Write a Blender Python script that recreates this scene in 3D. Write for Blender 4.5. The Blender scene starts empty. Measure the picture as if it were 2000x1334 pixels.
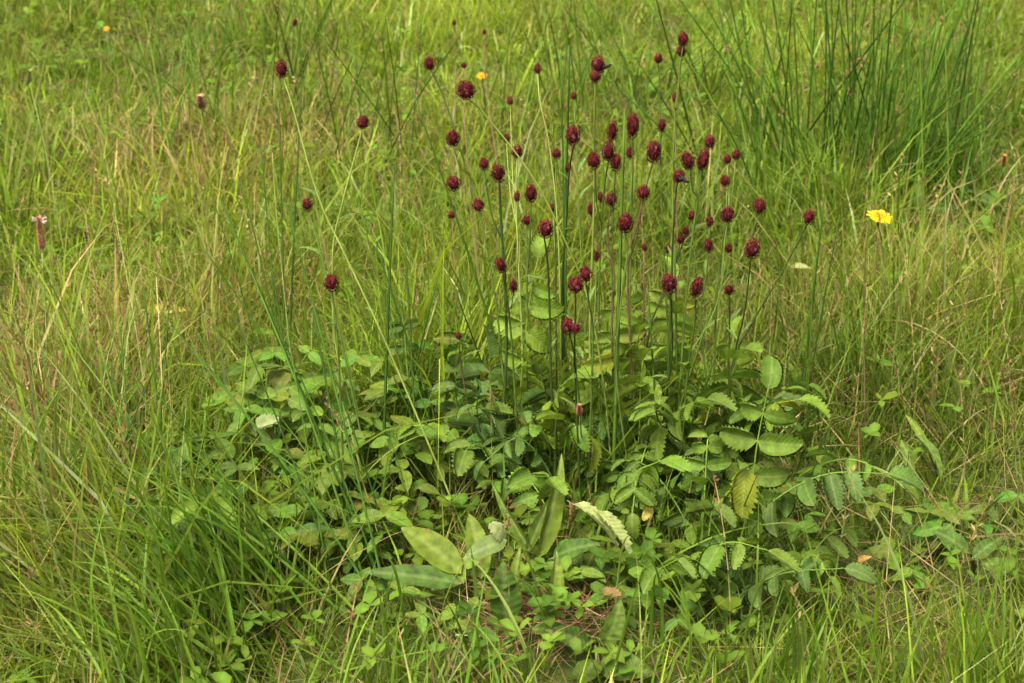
import bpy, math, random
import numpy as np
from mathutils import Vector, Matrix

random.seed(7)
rng = np.random.default_rng(11)
SC = bpy.context.scene
COL = SC.collection

# ------------------------------------------------------------------ camera, sky, sun, exposure
H, PITCH, TH = 1.0, math.radians(24.0), 0.2916      # camera height, tilt down, tan(half width)
K = TH / 1000.0
cam_d = bpy.data.cameras.new('camera')
cam = bpy.data.objects.new('camera', cam_d)
COL.objects.link(cam)
cam.location = (0, 0, H)
cam.rotation_euler = (math.pi / 2 - PITCH, 0, 0)
cam_d.sensor_width = 36.0
cam_d.lens = 18.0 / TH
cam_d.clip_start = 0.05
cam_d.clip_end = 2000.0
cam_d.dof.use_dof = True
cam_d.dof.focus_distance = 1.85
cam_d.dof.aperture_fstop = 13.0
SC.camera = cam

SUN_EL, SUN_AZ = math.radians(60), math.radians(215)   # azimuth clockwise from +Y
world = bpy.data.worlds.new('World')
SC.world = world
world.use_nodes = True
wn = world.node_tree
bg = wn.nodes['Background']
sky = wn.nodes.new('ShaderNodeTexSky')
sky.sky_type = 'NISHITA'
sky.sun_disc = False
sky.sun_elevation = SUN_EL
sky.sun_rotation = SUN_AZ
sky.dust_density = 9.0
sky.air_density = 0.35
sky.ozone_density = 0.3
wn.links.new(sky.outputs[0], bg.inputs[0])
bg.inputs[1].default_value = 0.10
sun_d = bpy.data.lights.new('sun', 'SUN')
sun_d.energy = 1.5
sun_d.angle = math.radians(18)
sun_d.color = (1.0, 0.93, 0.80)
sun = bpy.data.objects.new('sun', sun_d)
COL.objects.link(sun)
sun.location = (-3, -4, 8)
sdir = Vector((math.sin(SUN_AZ) * math.cos(SUN_EL), math.cos(SUN_AZ) * math.cos(SUN_EL), math.sin(SUN_EL)))
sun.rotation_euler = sdir.to_track_quat('Z', 'Y').to_euler()
vs = SC.view_settings
vs.view_transform = 'Standard'
vs.look = 'None'
vs.gamma = 1.0
vs.use_curve_mapping = False
vs.exposure = 2.0
SC.render.engine = 'CYCLES'
SC.cycles.max_bounces = 8
SC.cycles.transmission_bounces = 4
SC.cycles.use_denoising = True


# ------------------------------------------------------------------ geometry helpers
def ray(px, py):
    x, yu = (px - 1000) * K, -(py - 667) * K
    return Vector((x, math.cos(PITCH) + yu * math.sin(PITCH), -math.sin(PITCH) + yu * math.cos(PITCH)))


def P(px, py, Y):
    r = ray(px, py)
    t = Y / r.y
    return Vector((r.x * t, Y, H + r.z * t))


def G(px, py):
    r = ray(px, py)
    t = -H / r.z
    p = Vector((r.x * t, r.y * t, 0.0))
    p.z = hgt(p.x, p.y)
    return p


def pix(x, y, z=0.0):
    dz = z - H
    d = y * math.cos(PITCH) - dz * math.sin(PITCH)
    u = y * math.sin(PITCH) + dz * math.cos(PITCH)
    return 1000 + x / d / K, 667 - u / d / K


def hgt(x, y):
    return 0.008 * np.sin(7.1 * x + 1.3 * y) + 0.007 * np.sin(9.7 * y - 3.2 * x + 1.0) + 0.004 * np.sin(23 * x + 17 * y)


def unit(p):
    """millimetres in the place that one photograph pixel covers at p"""
    d = p.y * math.cos(PITCH) - (p.z - H) * math.sin(PITCH)
    return d * K


def catmull(pts, n=5):
    pts = [Vector(p) for p in pts]
    q = [pts[0] * 2 - pts[1]] + pts + [pts[-1] * 2 - pts[-2]]
    out = []
    for i in range(1, len(q) - 2):
        a, b, c, d = q[i - 1], q[i], q[i + 1], q[i + 2]
        for j in range(n):
            t = j / n
            out.append(0.5 * (2 * b + (c - a) * t + (2 * a - 5 * b + 4 * c - d) * t * t + (3 * b - a - 3 * c + d) * t ** 3))
    out.append(pts[-1])
    return out


def tube_data(pts, r0, r1, sides=5):
    V, F = [], []
    n = len(pts)
    for i, p in enumerate(pts):
        t = (pts[min(i + 1, n - 1)] - pts[max(i - 1, 0)]).normalized()
        a = t.cross(Vector((0.3, 1, 0.1))).normalized()
        b = t.cross(a)
        r = r0 + (r1 - r0) * i / (n - 1)
        for s in range(sides):
            an = 2 * math.pi * s / sides
            V.append(p + a * (r * math.cos(an)) + b * (r * math.sin(an)))
    for i in range(n - 1):
        for s in range(sides):
            s2 = (s + 1) % sides
            F.append((i * sides + s, i * sides + s2, (i + 1) * sides + s2, (i + 1) * sides + s))
    F.append(tuple(range((n - 1) * sides, n * sides)))
    return V, F


def mesh_from(name, V, F, mat, smooth=True):
    m = bpy.data.meshes.new(name)
    m.from_pydata([tuple(v) for v in V], [], F)
    if smooth:
        m.polygons.foreach_set('use_smooth', [True] * len(m.polygons))
    m.materials.append(mat)
    m.update()
    return m


def obj(name, mesh, parent=None, matrix=None, color=None):
    o = bpy.data.objects.new(name, mesh)
    COL.objects.link(o)
    if parent is not None:
        o.parent = parent
    if matrix is not None:
        o.matrix_basis = matrix
    if color is not None:
        o.color = (*color, 1.0)
    return o


def thing(name, label, cat, loc, group=None):
    o = bpy.data.objects.new(name, None)
    COL.objects.link(o)
    o.empty_display_size = 0.02
    o.location = loc
    o['label'] = label
    o['category'] = cat
    if group:
        o['group'] = group
    return o


def tube(name, pts, r0, r1, mat, parent, color=None, sides=5, origin=None):
    org = parent.location if origin is None else origin
    V, F = tube_data([p - org for p in pts], r0, r1, sides)
    return obj(name, mesh_from(name, V, F, mat), parent, None, color)


def frame(loc, ydir, up, sx, sy, sz):
    y = ydir.normalized()
    z = (up - y * up.dot(y))
    if z.length < 1e-4:
        z = Vector((1, 0, 0)) - y * y.x
    z.normalize()
    x = y.cross(z)
    return Matrix(((x.x * sx, y.x * sy, z.x * sz, loc.x), (x.y * sx, y.y * sy, z.y * sz, loc.y),
                   (x.z * sx, y.z * sy, z.z * sz, loc.z), (0, 0, 0, 1)))


# ------------------------------------------------------------------ materials
def leafy(name, source, trans=0.35, rough=0.5, spec=0.25, veins=0, mottle=0.25, spots=0.0, scale=40.0, tboost=1.25, vamp=.10):
    """source: 'object' = the object's own colour, 'tint' = colour attribute"""
    m = bpy.data.materials.new(name)
    m.use_nodes = True
    nt = m.node_tree
    N, L = nt.nodes, nt.links
    N.clear()
    out = N.new('ShaderNodeOutputMaterial')
    if source == 'object':
        oi = N.new('ShaderNodeObjectInfo')
        col = oi.outputs['Color']
    else:
        at = N.new('ShaderNodeAttribute')
        at.attribute_name = 'tint'
        col = at.outputs['Color']
    tc = N.new('ShaderNodeTexCoord')
    vec = tc.outputs['Object']
    if source == 'object':
        ad = N.new('ShaderNodeVectorMath'); ad.operation = 'ADD'
        L.new(vec, ad.inputs[0])
        cm = N.new('ShaderNodeCombineXYZ')
        mu = N.new('ShaderNodeMath'); mu.operation = 'MULTIPLY'; mu.inputs[1].default_value = 37.0
        L.new(oi.outputs['Random'], mu.inputs[0])
        L.new(mu.outputs[0], cm.inputs[2])
        L.new(cm.outputs[0], ad.inputs[1])
        nvec = ad.outputs[0]
    else:
        nvec = vec

    def mult(c, f, fac=1.0):
        mx = N.new('ShaderNodeMix'); mx.data_type = 'RGBA'; mx.blend_type = 'MULTIPLY'
        mx.inputs[0].default_value = fac
        L.new(c, mx.inputs[6]); L.new(f, mx.inputs[7])
        return mx.outputs[2]
    bump_h = None
    if mottle:
        no = N.new('ShaderNodeTexNoise')
        no.inputs['Scale'].default_value = scale
        no.inputs['Detail'].default_value = 3
        L.new(nvec, no.inputs['Vector'])
        mr = N.new('ShaderNodeMapRange')
        mr.inputs[1].default_value = 0.3; mr.inputs[2].default_value = 0.7
        mr.inputs[3].default_value = 1 - mottle; mr.inputs[4].default_value = 1 + mottle
        L.new(no.outputs[0], mr.inputs[0])
        col = mult(col, mr.outputs[0])
        bump_h = no.outputs[0]
    if veins:
        sx = N.new('ShaderNodeSeparateXYZ')
        L.new(vec, sx.inputs[0])
        ab = N.new('ShaderNodeMath'); ab.operation = 'ABSOLUTE'
        L.new(sx.outputs[0], ab.inputs[0])
        m1 = N.new('ShaderNodeMath'); m1.operation = 'MULTIPLY_ADD'
        m1.inputs[1].default_value = -0.8
        L.new(ab.outputs[0], m1.inputs[0]); L.new(sx.outputs[1], m1.inputs[2])
        m2 = N.new('ShaderNodeMath'); m2.operation = 'MULTIPLY'; m2.inputs[1].default_value = 2 * math.pi * veins
        L.new(m1.outputs[0], m2.inputs[0])
        m3 = N.new('ShaderNodeMath'); m3.operation = 'COSINE'
        L.new(m2.outputs[0], m3.inputs[0])
        r1 = N.new('ShaderNodeMapRange'); r1.inputs[1].default_value = 0.7; r1.inputs[2].default_value = 1.0
        r1.inputs[3].default_value = 0.0; r1.inputs[4].default_value = vamp
        L.new(m3.outputs[0], r1.inputs[0])
        r2 = N.new('ShaderNodeMapRange'); r2.inputs[1].default_value = 0.035; r2.inputs[2].default_value = 0.01
        r2.inputs[3].default_value = 0.0; r2.inputs[4].default_value = 0.4
        L.new(ab.outputs[0], r2.inputs[0])
        mx_ = N.new('ShaderNodeMath'); mx_.operation = 'MAXIMUM'
        L.new(r1.outputs[0], mx_.inputs[0]); L.new(r2.outputs[0], mx_.inputs[1])
        mix = N.new('ShaderNodeMix'); mix.data_type = 'RGBA'
        L.new(mx_.outputs[0], mix.inputs[0])
        L.new(col, mix.inputs[6])
        sc = N.new('ShaderNodeMix'); sc.data_type = 'RGBA'; sc.blend_type = 'MIX'; sc.inputs[0].default_value = 0.35
        L.new(col, sc.inputs[6]); sc.inputs[7].default_value = (0.35, 0.40, 0.16, 1)
        L.new(sc.outputs[2], mix.inputs[7])
        col = mix.outputs[2]
        bump_h = m3.outputs[0]
    if spots:
        n2 = N.new('ShaderNodeTexNoise'); n2.inputs['Scale'].default_value = 7.0; n2.inputs['Detail'].default_value = 4
        L.new(nvec, n2.inputs['Vector'])
        r3 = N.new('ShaderNodeMapRange'); r3.inputs[1].default_value = 0.64; r3.inputs[2].default_value = 0.72
        r3.inputs[4].default_value = spots
        L.new(n2.outputs[0], r3.inputs[0])
        mx2 = N.new('ShaderNodeMix'); mx2.data_type = 'RGBA'
        L.new(r3.outputs[0], mx2.inputs[0]); L.new(col, mx2.inputs[6])
        mx2.inputs[7].default_value = (0.14, 0.085, 0.03, 1)
        col = mx2.outputs[2]
    bs = N.new('ShaderNodeBsdfPrincipled')
    bs.inputs['Roughness'].default_value = rough
    bs.inputs['Specular IOR Level'].default_value = spec
    L.new(col, bs.inputs['Base Color'])
    if bump_h is not None and source == 'object':
        bp = N.new('ShaderNodeBump'); bp.inputs['Strength'].default_value = 0.12; bp.inputs['Distance'].default_value = 0.02
        L.new(bump_h, bp.inputs['Height']); L.new(bp.outputs[0], bs.inputs['Normal'])
    if trans:
        tr = N.new('ShaderNodeBsdfTranslucent')
        br = N.new('ShaderNodeMix'); br.data_type = 'RGBA'; br.blend_type = 'MULTIPLY'; br.inputs[0].default_value = 1
        L.new(col, br.inputs[6]); br.inputs[7].default_value = (1.15 * tboost, 1.1 * tboost, 0.7 * tboost, 1)
        L.new(br.outputs[2], tr.inputs['Color'])
        ms = N.new('ShaderNodeMixShader'); ms.inputs[0].default_value = trans
        L.new(bs.outputs[0], ms.inputs[1]); L.new(tr.outputs[0], ms.inputs[2])
        L.new(ms.outputs[0], out.inputs[0])
    else:
        L.new(bs.outputs[0], out.inputs[0])
    return m


M_GRASS = leafy('grass_blade', 'tint', 0.46, 0.6, 0.14, mottle=0.22, scale=60)
M_BLADE = leafy('broad_grass_blade', 'object', 0.4, 0.5, 0.18, mottle=0.2, scale=6)
M_LEAF = leafy('veined_leaf', 'object', 0.34, 0.6, 0.18, veins=11, mottle=0.25, scale=6, spots=0.45)
M_DOCK = leafy('broad_leaf', 'object', 0.34, 0.6, 0.12, veins=9, vamp=.03, mottle=0.35, scale=9, spots=0.6)
M_STEM = leafy('green_stem', 'object', 0.0, 0.65, 0.1, mottle=0.25, scale=30)
M_HEAD = leafy('maroon_floret', 'tint', 0.12, 0.8, 0.08, mottle=0.3, scale=300)
M_PETAL = leafy('yellow_petal', 'tint', 0.3, 0.55, 0.2, mottle=0.1, scale=100)

# ground
M_SOIL = bpy.data.materials.new('soil_and_litter')
M_SOIL.use_nodes = True
nt = M_SOIL.node_tree
bs = nt.nodes['Principled BSDF']
bs.inputs['Roughness'].default_value = 0.95
bs.inputs['Specular IOR Level'].default_value = 0.1
tc = nt.nodes.new('ShaderNodeTexCoord')
n1 = nt.nodes.new('ShaderNodeTexNoise'); n1.inputs['Scale'].default_value = 28; n1.inputs['Detail'].default_value = 6
n2 = nt.nodes.new('ShaderNodeTexNoise'); n2.inputs['Scale'].default_value = 2.3; n2.inputs['Detail'].default_value = 3
cr = nt.nodes.new('ShaderNodeValToRGB')
cr.color_ramp.elements[0].position = 0.32; cr.color_ramp.elements[0].color = (0.022, 0.018, 0.009, 1)
cr.color_ramp.elements[1].position = 0.7; cr.color_ramp.elements[1].color = (0.085, 0.07, 0.03, 1)
e = cr.color_ramp.elements.new(0.52); e.color = (0.04, 0.05, 0.014, 1)
mx = nt.nodes.new('ShaderNodeMix'); mx.data_type = 'RGBA'
mx.inputs[7].default_value = (0.055, 0.08, 0.018, 1)
nt.links.new(tc.outputs['Object'], n1.inputs['Vector']); nt.links.new(tc.outputs['Object'], n2.inputs['Vector'])
nt.links.new(n1.outputs[0], cr.inputs[0]); nt.links.new(cr.outputs[0], mx.inputs[6])
nt.links.new(n2.outputs[0], mx.inputs[0]); nt.links.new(mx.outputs[2], bs.inputs['Base Color'])
bp = nt.nodes.new('ShaderNodeBump'); bp.inputs['Strength'].default_value = 0.7; bp.inputs['Distance'].default_value = 0.02
nt.links.new(n1.outputs[0], bp.inputs['Height']); nt.links.new(bp.outputs[0], bs.inputs['Normal'])

# ------------------------------------------------------------------ ground sheet
gx = np.concatenate([[-600, -150, -40, -12], np.linspace(-4, 4, 121), [12, 40, 150, 600]])
gy = np.concatenate([[-300, -60, -12, -3], np.linspace(-1, 8, 131), [14, 40, 150, 900]])
X, Yg = np.meshgrid(gx, gy)
near = (np.abs(X) < 4.5) & (Yg > -1.5) & (Yg < 8.5)
Z = np.where(near, hgt(X, Yg), 0.0)
V = np.stack([X, Yg, Z], -1).reshape(-1, 3)
nx = len(gx)
F = [(j * nx + i, j * nx + i + 1, (j + 1) * nx + i + 1, (j + 1) * nx + i) for j in range(len(gy) - 1) for i in range(nx - 1)]
g = obj('ground', mesh_from('ground', V, F, M_SOIL))
g['kind'] = 'structure'


# ------------------------------------------------------------------ stuff: meadow grass
def blade_mesh(name, root, L, az, a0, k, w, cb, ct, nseg=3, mat=None, sway=None, flat=None):
    N = len(L)
    V = np.zeros((N, 2 * nseg + 1, 3), np.float32)
    C = np.ones((N, 2 * nseg + 1, 4), np.float32)
    pos = np.array(root, dtype=np.float64)
    wd_a = az + math.pi / 2 + rng.normal(0, 0.5, N)
    wd = np.stack([np.cos(wd_a), np.sin(wd_a), rng.normal(0, .15, N)], -1)
    h = np.stack([np.cos(az), np.sin(az)], -1)
    for i in range(nseg + 1):
        s = i / nseg
        ww = w * (0.75 + 0.6 * s - 1.35 * s * s) if i < nseg else 0 * w
        c = cb + (ct - cb) * (s ** 1.3)
        if i < nseg:
            V[:, 2 * i] = pos - wd * (ww / 2)[:, None]
            V[:, 2 * i + 1] = pos + wd * (ww / 2)[:, None]
            C[:, 2 * i, :3] = c
            C[:, 2 * i + 1, :3] = c
        else:
            V[:, 2 * i] = pos
            C[:, 2 * i, :3] = c
        th = a0 + k * (s + 0.5 / nseg)
        st = (L / nseg)
        pos = pos + np.stack([h[:, 0] * np.sin(th) * st, h[:, 1] * np.sin(th) * st, np.cos(th) * st], -1)
        pos[:, 2] = np.maximum(pos[:, 2], hgt(pos[:, 0], pos[:, 1]) + 0.004)
    base = (np.arange(N) * (2 * nseg + 1))[:, None]
    T = []
    for i in range(nseg - 1):
        a = 2 * i
        T += [(a, a + 1, a + 3), (a, a + 3, a + 2)]
    a = 2 * (nseg - 1)
    T.append((a, a + 1, a + 2))
    tri = (base[:, None, :] + np.array(T)[None]).reshape(-1)
    return raw_mesh(name, V.reshape(-1, 3), tri, C.reshape(-1, 4), mat or M_GRASS)


def raw_mesh(name, V, tri, C, mat):
    m = bpy.data.meshes.new(name)
    m.vertices.add(len(V))
    m.vertices.foreach_set('co', np.ascontiguousarray(V, np.float32).ravel())
    m.loops.add(len(tri))
    m.loops.foreach_set('vertex_index', tri.astype(np.int32))
    m.polygons.add(len(tri) // 3)
    m.polygons.foreach_set('loop_start', np.arange(0, len(tri), 3, dtype=np.int32))
    at = m.attributes.new('tint', 'FLOAT_COLOR', 'POINT')
    at.data.foreach_set('color', np.ascontiguousarray(C, np.float32).ravel())
    m.materials.append(mat)
    m.update(calc_edges=True)
    m.validate()
    return m


def blob(u, v, lst, base):
    r = np.full(u.shape, base, float)
    for (cx, cy, rx, ry, a) in lst:
        r += a * np.exp(-((u - cx) / rx) ** 2 - ((v - cy) / ry) ** 2)
    return r


def vnoise(x, y, s, seed=0):
    """cheap smooth noise, about -1..1"""
    r = np.random.default_rng(seed)
    o = np.zeros_like(x)
    for i in range(7):
        a = r.uniform(0, 6.28)
        f = s * r.uniform(0.6, 1.8)
        o += np.sin(f * (x * math.cos(a) + y * math.sin(a)) + r.uniform(0, 6.28))
    return o / 3.0


DRY = [(330, 330, 230, 80, .80), (640, 300, 200, 60, .35), (70, 900, 230, 130, .90), (1760, 740, 330, 200, .26), (230, 680, 180, 80, .35), (380, 1180, 250, 170, -.10),
       (960, 430, 200, 90, .25), (1920, 1180, 170, 150, .55), (60, 1150, 150, 120, .5), (1050, 1260, 110, 60, .7),
       (430, 650, 260, 100, .25), (1300, 700, 400, 120, .10)]
LEN = [(330, 1180, 300, 170, .085), (820, 830, 260, 150, .06), (150, 900, 200, 150, .03), (1650, 420, 230, 90, .04),
       (1650, 700, 330, 170, .02), (1800, 1200, 250, 150, -.015), (1000, 1330, 500, 130, -.035), (1250, 1050, 380, 150, -.012),
       (650, 1100, 260, 130, -.03), (500, 600, 500, 150, .015)]
THIN = [(1230, 1060, 400, 150, .50), (620, 1050, 260, 150, .62), (1000, 1320, 450, 130, .15), (1080, 1220, 230, 90, .45), (1190, 1380, 150, 90, .75), (980, 1300, 110, 60, .5), (1900, 1130, 140, 90, .9), (1780, 960, 100, 60, .4),
        (1780, 420, 90, 40, .5), (1250, 190, 60, 25, .9), (35, 255, 40, 18, .8), (1500, 700, 70, 40, .4)]
C_FRESH, C_YEL, C_DEEP = np.array([.085, .155, .009]), np.array([.155, .205, .013]), np.array([.038, .088, .007])
C_STRAW, C_RED, C_PALE = np.array([.34, .26, .11]), np.array([.20, .105, .05]), np.array([.19, .24, .085])


def scatter(n_per_m2, y0, y1, margin=0.45):
    """random roots over the strip of meadow the camera overlooks and a margin around it"""
    wmax = 0.325 * y1 + margin
    n = int(n_per_m2 * (y1 - y0) * 2 * wmax)
    x = rng.uniform(-wmax, wmax, n)
    y = rng.uniform(y0, y1, n)
    k = np.abs(x) < 0.325 * y + margin
    return x[k], y[k]


def grass_patch(name, density, y0, y1, per=11, nseg=3, lscale=1.0, wscale=1.0):
    tx, ty = scatter(density / per, y0, y1)
    cnt = rng.poisson(per, len(tx))
    idx = np.repeat(np.arange(len(tx)), cnt)
    u, v = pix(tx[idx], ty[idx])
    idx = idx[rng.random(len(idx)) > np.clip(blob(u, v, THIN, 0.0), 0, .93)]
    n = len(idx)
    ang = rng.uniform(0, 2 * math.pi, n)
    tr = np.abs(rng.normal(0, 0.016, n))
    x, y = tx[idx] + tr * np.cos(ang), ty[idx] + tr * np.sin(ang)
    u, v = pix(x, y)
    dry = np.clip(blob(u, v, DRY, 0.03) + 0.12 * vnoise(x, y, 5, 3), 0.02, 0.95)
    Lm = np.clip((blob(u, v, LEN, 0.060) - .016 * np.clip((520 - v) / 300, 0, 1)) * (1 + 0.35 * vnoise(tx[idx], ty[idx], 9, 5)), 0.03, .3)
    L = lscale * Lm * rng.lognormal(0, 0.36, n) * rng.lognormal(0, .24, len(tx))[idx]
    tb = rng.lognormal(0, .20, len(tx))[idx]
    tl = rng.normal(0, 1, len(tx))[idx]
    # blades fan out from the tuft; the lush lower left leans up-left
    left = np.exp(-((u - 300) / 330) ** 2 - ((v - 1200) / 260) ** 2)
    az = ang + rng.normal(0, 0.7, n)
    lean = rng.random(n) < left * 0.8
    az = np.where(lean, math.radians(160) + rng.normal(0, .45, n), az)
    a0 = np.abs(rng.normal(0.15, 0.3, n)) + tr * 6 + lean * 0.25
    k = np.abs(rng.normal(0.6, 0.7, n)) + lean * 0.4
    w = wscale * rng.lognormal(math.log(0.0025), 0.40, n) * (0.75 + 3.0 * Lm)
    # colour
    f = np.clip(0.5 + 0.35 * vnoise(x, y, 7, 9) + rng.normal(0, .25, n), 0, 1)[:, None]
    col = C_FRESH * (1 - f) + C_YEL * f
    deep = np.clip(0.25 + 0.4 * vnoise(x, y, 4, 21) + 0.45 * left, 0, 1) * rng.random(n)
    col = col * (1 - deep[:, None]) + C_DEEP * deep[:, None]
    q = rng.random(n)
    isdry = q < dry * 0.62
    straw = rng.random(n) < 0.80 - .28 * np.clip((800 - u) / 500, 0, 1)
    dc = np.where(straw[:, None], C_STRAW, C_RED)
    dc = dc * rng.uniform(0.55, 1.15, n)[:, None]
    m = rng.uniform(0.45, 1.0, n)[:, None]
    cb = np.where(isdry[:, None], col * (1 - m) + dc * m, col)
    pale = rng.random(n) < 0.05
    cb = np.where(pale[:, None], C_PALE, cb)
    br = (tb * rng.lognormal(0, .18, n) * (1 + .16 * vnoise(x, y, 6, 31) + .20 * np.clip((500 - v) / 400, 0, 1)))[:, None]
    cb = cb * br
    ct = cb.copy()
    tip = rng.random(n) < 0.08 + 0.3 * dry
    ct = np.where(tip[:, None], cb * .4 + C_STRAW * .6 * rng.uniform(.6, 1, n)[:, None], ct * 1.05)
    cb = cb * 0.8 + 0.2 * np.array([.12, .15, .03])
    root = np.stack([x, y, hgt(x, y) - 0.003], -1)
    o = obj(name, blade_mesh(name, root, L, az, a0, k, w, cb, ct, nseg))
    o['kind'] = 'stuff'
    o['label'] = 'mixed green and yellowing meadow grass covering the ground'
    o['category'] = 'grass'
    return o


grass_patch('meadow_grass', 30000, 1.1, 2.5)
o = grass_patch('meadow_grass', 20000, 2.5, 6.5, nseg=3, wscale=1.4)
o['label'] = 'blurred short meadow grass stretching away behind the flowers'

# low tangle of flattened straw at the grass roots
x, y = scatter(3500, 1.1, 4.5)
u, v = pix(x, y)
kp = rng.random(len(x)) < np.clip(blob(u, v, DRY, 0.22), 0, 1)
x, y = x[kp], y[kp]
n = len(x)
st = (rng.random(n) < .65)[:, None]
c = np.where(st, C_STRAW * .8, C_RED * .8) * rng.uniform(.5, 1.2, n)[:, None]
o = obj('dry_grass', blade_mesh('dry_grass', np.stack([x, y, hgt(x, y) + rng.uniform(0.004, .04, n)], -1), rng.uniform(.05, .16, n),
        rng.uniform(0, 6.28, n), rng.uniform(1.0, 1.5, n), rng.normal(0.15, .3, n), rng.uniform(.001, .0025, n), c, c * 1.1, 3))
o['kind'] = 'stuff'; o['label'] = 'dead straw and reddish stalks matted at the grass roots'; o['category'] = 'dry grass'

# thin seeding culms with small brown panicles
x, y = scatter(420, 1.25, 5.0)
u, v = pix(x, y)
kp = rng.random(len(x)) < np.clip(blob(u, v, DRY, 0.10), 0, 1)
x, y = x[kp], y[kp]
n = len(x)
VV, TT, CC = [], [], []
off = 0
for i in range(n):
    L = random.uniform(.10, .2) * (1.2 if y[i] < 2.6 else .9)
    az, a0, k = random.uniform(0, 6.28), random.uniform(0, .3), random.uniform(0, .5)
    p = Vector((x[i], y[i], float(hgt(x[i], y[i]))))
    pts = [p.copy()]
    for j in range(6):
        th = a0 + k * j / 6
        p = p + Vector((math.cos(az) * math.sin(th), math.sin(az) * math.sin(th), math.cos(th))) * (L / 6)
        pts.append(p.copy())
    red = random.random() < .6
    cc = (C_RED if red else C_STRAW) * random.uniform(.6, 1.2)
    gc = np.array([.17, .19, .05]) if random.random() < .6 else C_STRAW
    r = .0007
    for j in range(6):
        a, b = pts[j], pts[j + 1]
        VV += [a + Vector((-r, 0, 0)), a + Vector((r, 0, 0)), b]
        CC += [gc] * 3
        TT += [off, off + 1, off + 2]; off += 3
    for j in range(14):
        t = random.random()
        c0 = pts[4].lerp(pts[6], t)
        d = (Vector((random.gauss(0, 1), random.gauss(0, 1), random.uniform(.8, 2.5)))).normalized() * random.uniform(.004, .010)
        s = Vector((random.gauss(0, 1), random.gauss(0, 1), random.gauss(0, 1))).normalized() * .0016
        VV += [c0, c0 + d * .5 + s, c0 + d, c0 + d * .5 - s]
        CC += [cc * random.uniform(.7, 1.3)] * 4
        TT += [off, off + 1, off + 2, off, off + 2, off + 3]; off += 4
C4 = np.ones((len(CC), 4)); C4[:, :3] = np.array(CC)
o = obj('seeding_grass', raw_mesh('seeding_grass', np.array([tuple(v) for v in VV]), np.array(TT), C4, M_GRASS))
o['kind'] = 'stuff'; o['label'] = 'thin reddish brown grass panicles standing in the meadow'; o['category'] = 'dry grass'

# low herbs: small leaves of clover, buttercup and the like among the grass
x, y = scatter(1900, 1.15, 5.5)
u, v = pix(x, y)
HERB = [(640, 1130, 300, 190, .8), (1150, 1170, 340, 150, .85), (1900, 1080, 130, 120, .5), (1000, 1300, 500, 120, .2), (1250, 200, 80, 40, .8)]
kp = rng.random(len(x)) < np.clip(blob(u, v, HERB, 0.10) * (.8 + .5 * vnoise(x, y, 11, 4)), 0, 1)
x, y = x[kp], y[kp]
VV, TT, CC = [], [], []
off = 0
for i in range(len(x)):
    zt = random.uniform(.02, .085)
    c0 = Vector((x[i], y[i], float(hgt(x[i], y[i])) + zt))
    col = np.array([.058, .125, .014]) * random.uniform(.6, 1.5) + np.array([.05, .035, 0]) * random.random()
    a = random.uniform(0, 6.28)
    nl = random.choice([3, 3, 3, 5])
    for q in range(nl):
        an = a + q * 2 * math.pi / nl + random.gauss(0, .2)
        d = Vector((math.cos(an), math.sin(an), random.gauss(.15, .35))).normalized()
        s = Vector((-d.y, d.x, random.gauss(0, .25))).normalized()
        l = random.choice([random.uniform(.009, .02), random.uniform(.009, .02), random.uniform(.012, .024)])
        wd = l * random.uniform(.26, .4)
        up = Vector((0, 0, 1)) * l * .12
        VV += [c0, c0 + d * l * .35 + s * wd + up, c0 + d * l * .75 + s * wd * .85 + up, c0 + d * l,
               c0 + d * l * .75 - s * wd * .85 + up, c0 + d * l * .35 - s * wd + up, c0 + d * l * .5]
        CC += [col] * 6 + [col * 1.3]
        for (p, r_) in ((0, 1), (1, 2), (2, 3), (3, 4), (4, 5), (5, 0)):
            TT += [off + p, off + r_, off + 6]
        off += 7
C4 = np.ones((len(CC), 4)); C4[:, :3] = np.array(CC)
o = obj('ground_herbs', raw_mesh('ground_herbs', np.array([tuple(v) for v in VV]), np.array(TT), C4, M_GRASS))
o['kind'] = 'stuff'; o['label'] = 'small clover and herb leaves low among the grass'; o['category'] = 'herbs'


# ------------------------------------------------------------------ leaf templates (unit length along +Y)
def leaf_template(name, wfun, mat, n=10, teeth=0.0, fold=0.25, bend=0.5, wave=0.0, stalk=0.0, twist=0.0):
    V, F = [], []
    y = z = 0.0
    rows = []
    for i in range(n + 1):
        s = i / n
        a = bend * s
        w = max(wfun(s), 0.004)
        row = []
        for j, t in enumerate((-1, -.5, 0, .5, 1)):
            zz = z + fold * abs(t) * w * (0.6 + .4 * abs(t)) + wave * abs(t) * math.sin(s * 19 + (1.7 if t > 0 else 0)) * w
            tw = twist * s
            xx = t * w
            row.append(len(V))
            V.append((xx * math.cos(tw), y, zz + xx * math.sin(tw)))
        rows.append(row)
        y += math.cos(a) / n
        z -= math.sin(a) / n
    for i in range(n):
        for j in range(4):
            F.append((rows[i][j], rows[i][j + 1], rows[i + 1][j + 1], rows[i + 1][j]))
        if teeth and i < n:
            for side in (0, 4):
                p, q = Vector(V[rows[i][side]]), Vector(V[rows[i + 1][side]])
                sg = -1 if side == 0 else 1
                tp = p.lerp(q, .62) + Vector((sg * teeth, teeth * .55, 0.01))
                V.append(tuple(tp))
                F.append((rows[i][side], rows[i + 1][side], len(V) - 1))
    if stalk:
        b = len(V)
        V += [(-.015, -stalk, 0), (.015, -stalk, 0), (.012, .02, 0), (-.012, .02, 0)]
        F.append((b, b + 1, b + 2, b + 3))
    return mesh_from(name, V, F, mat)


def w_burnet(s):
    return 0.235 * (max(0.0, 1 - (2 * s ** 0.85 - 1) ** 2 * 1.0)) ** 0.5 * (1.0 - .12 * s)


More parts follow.
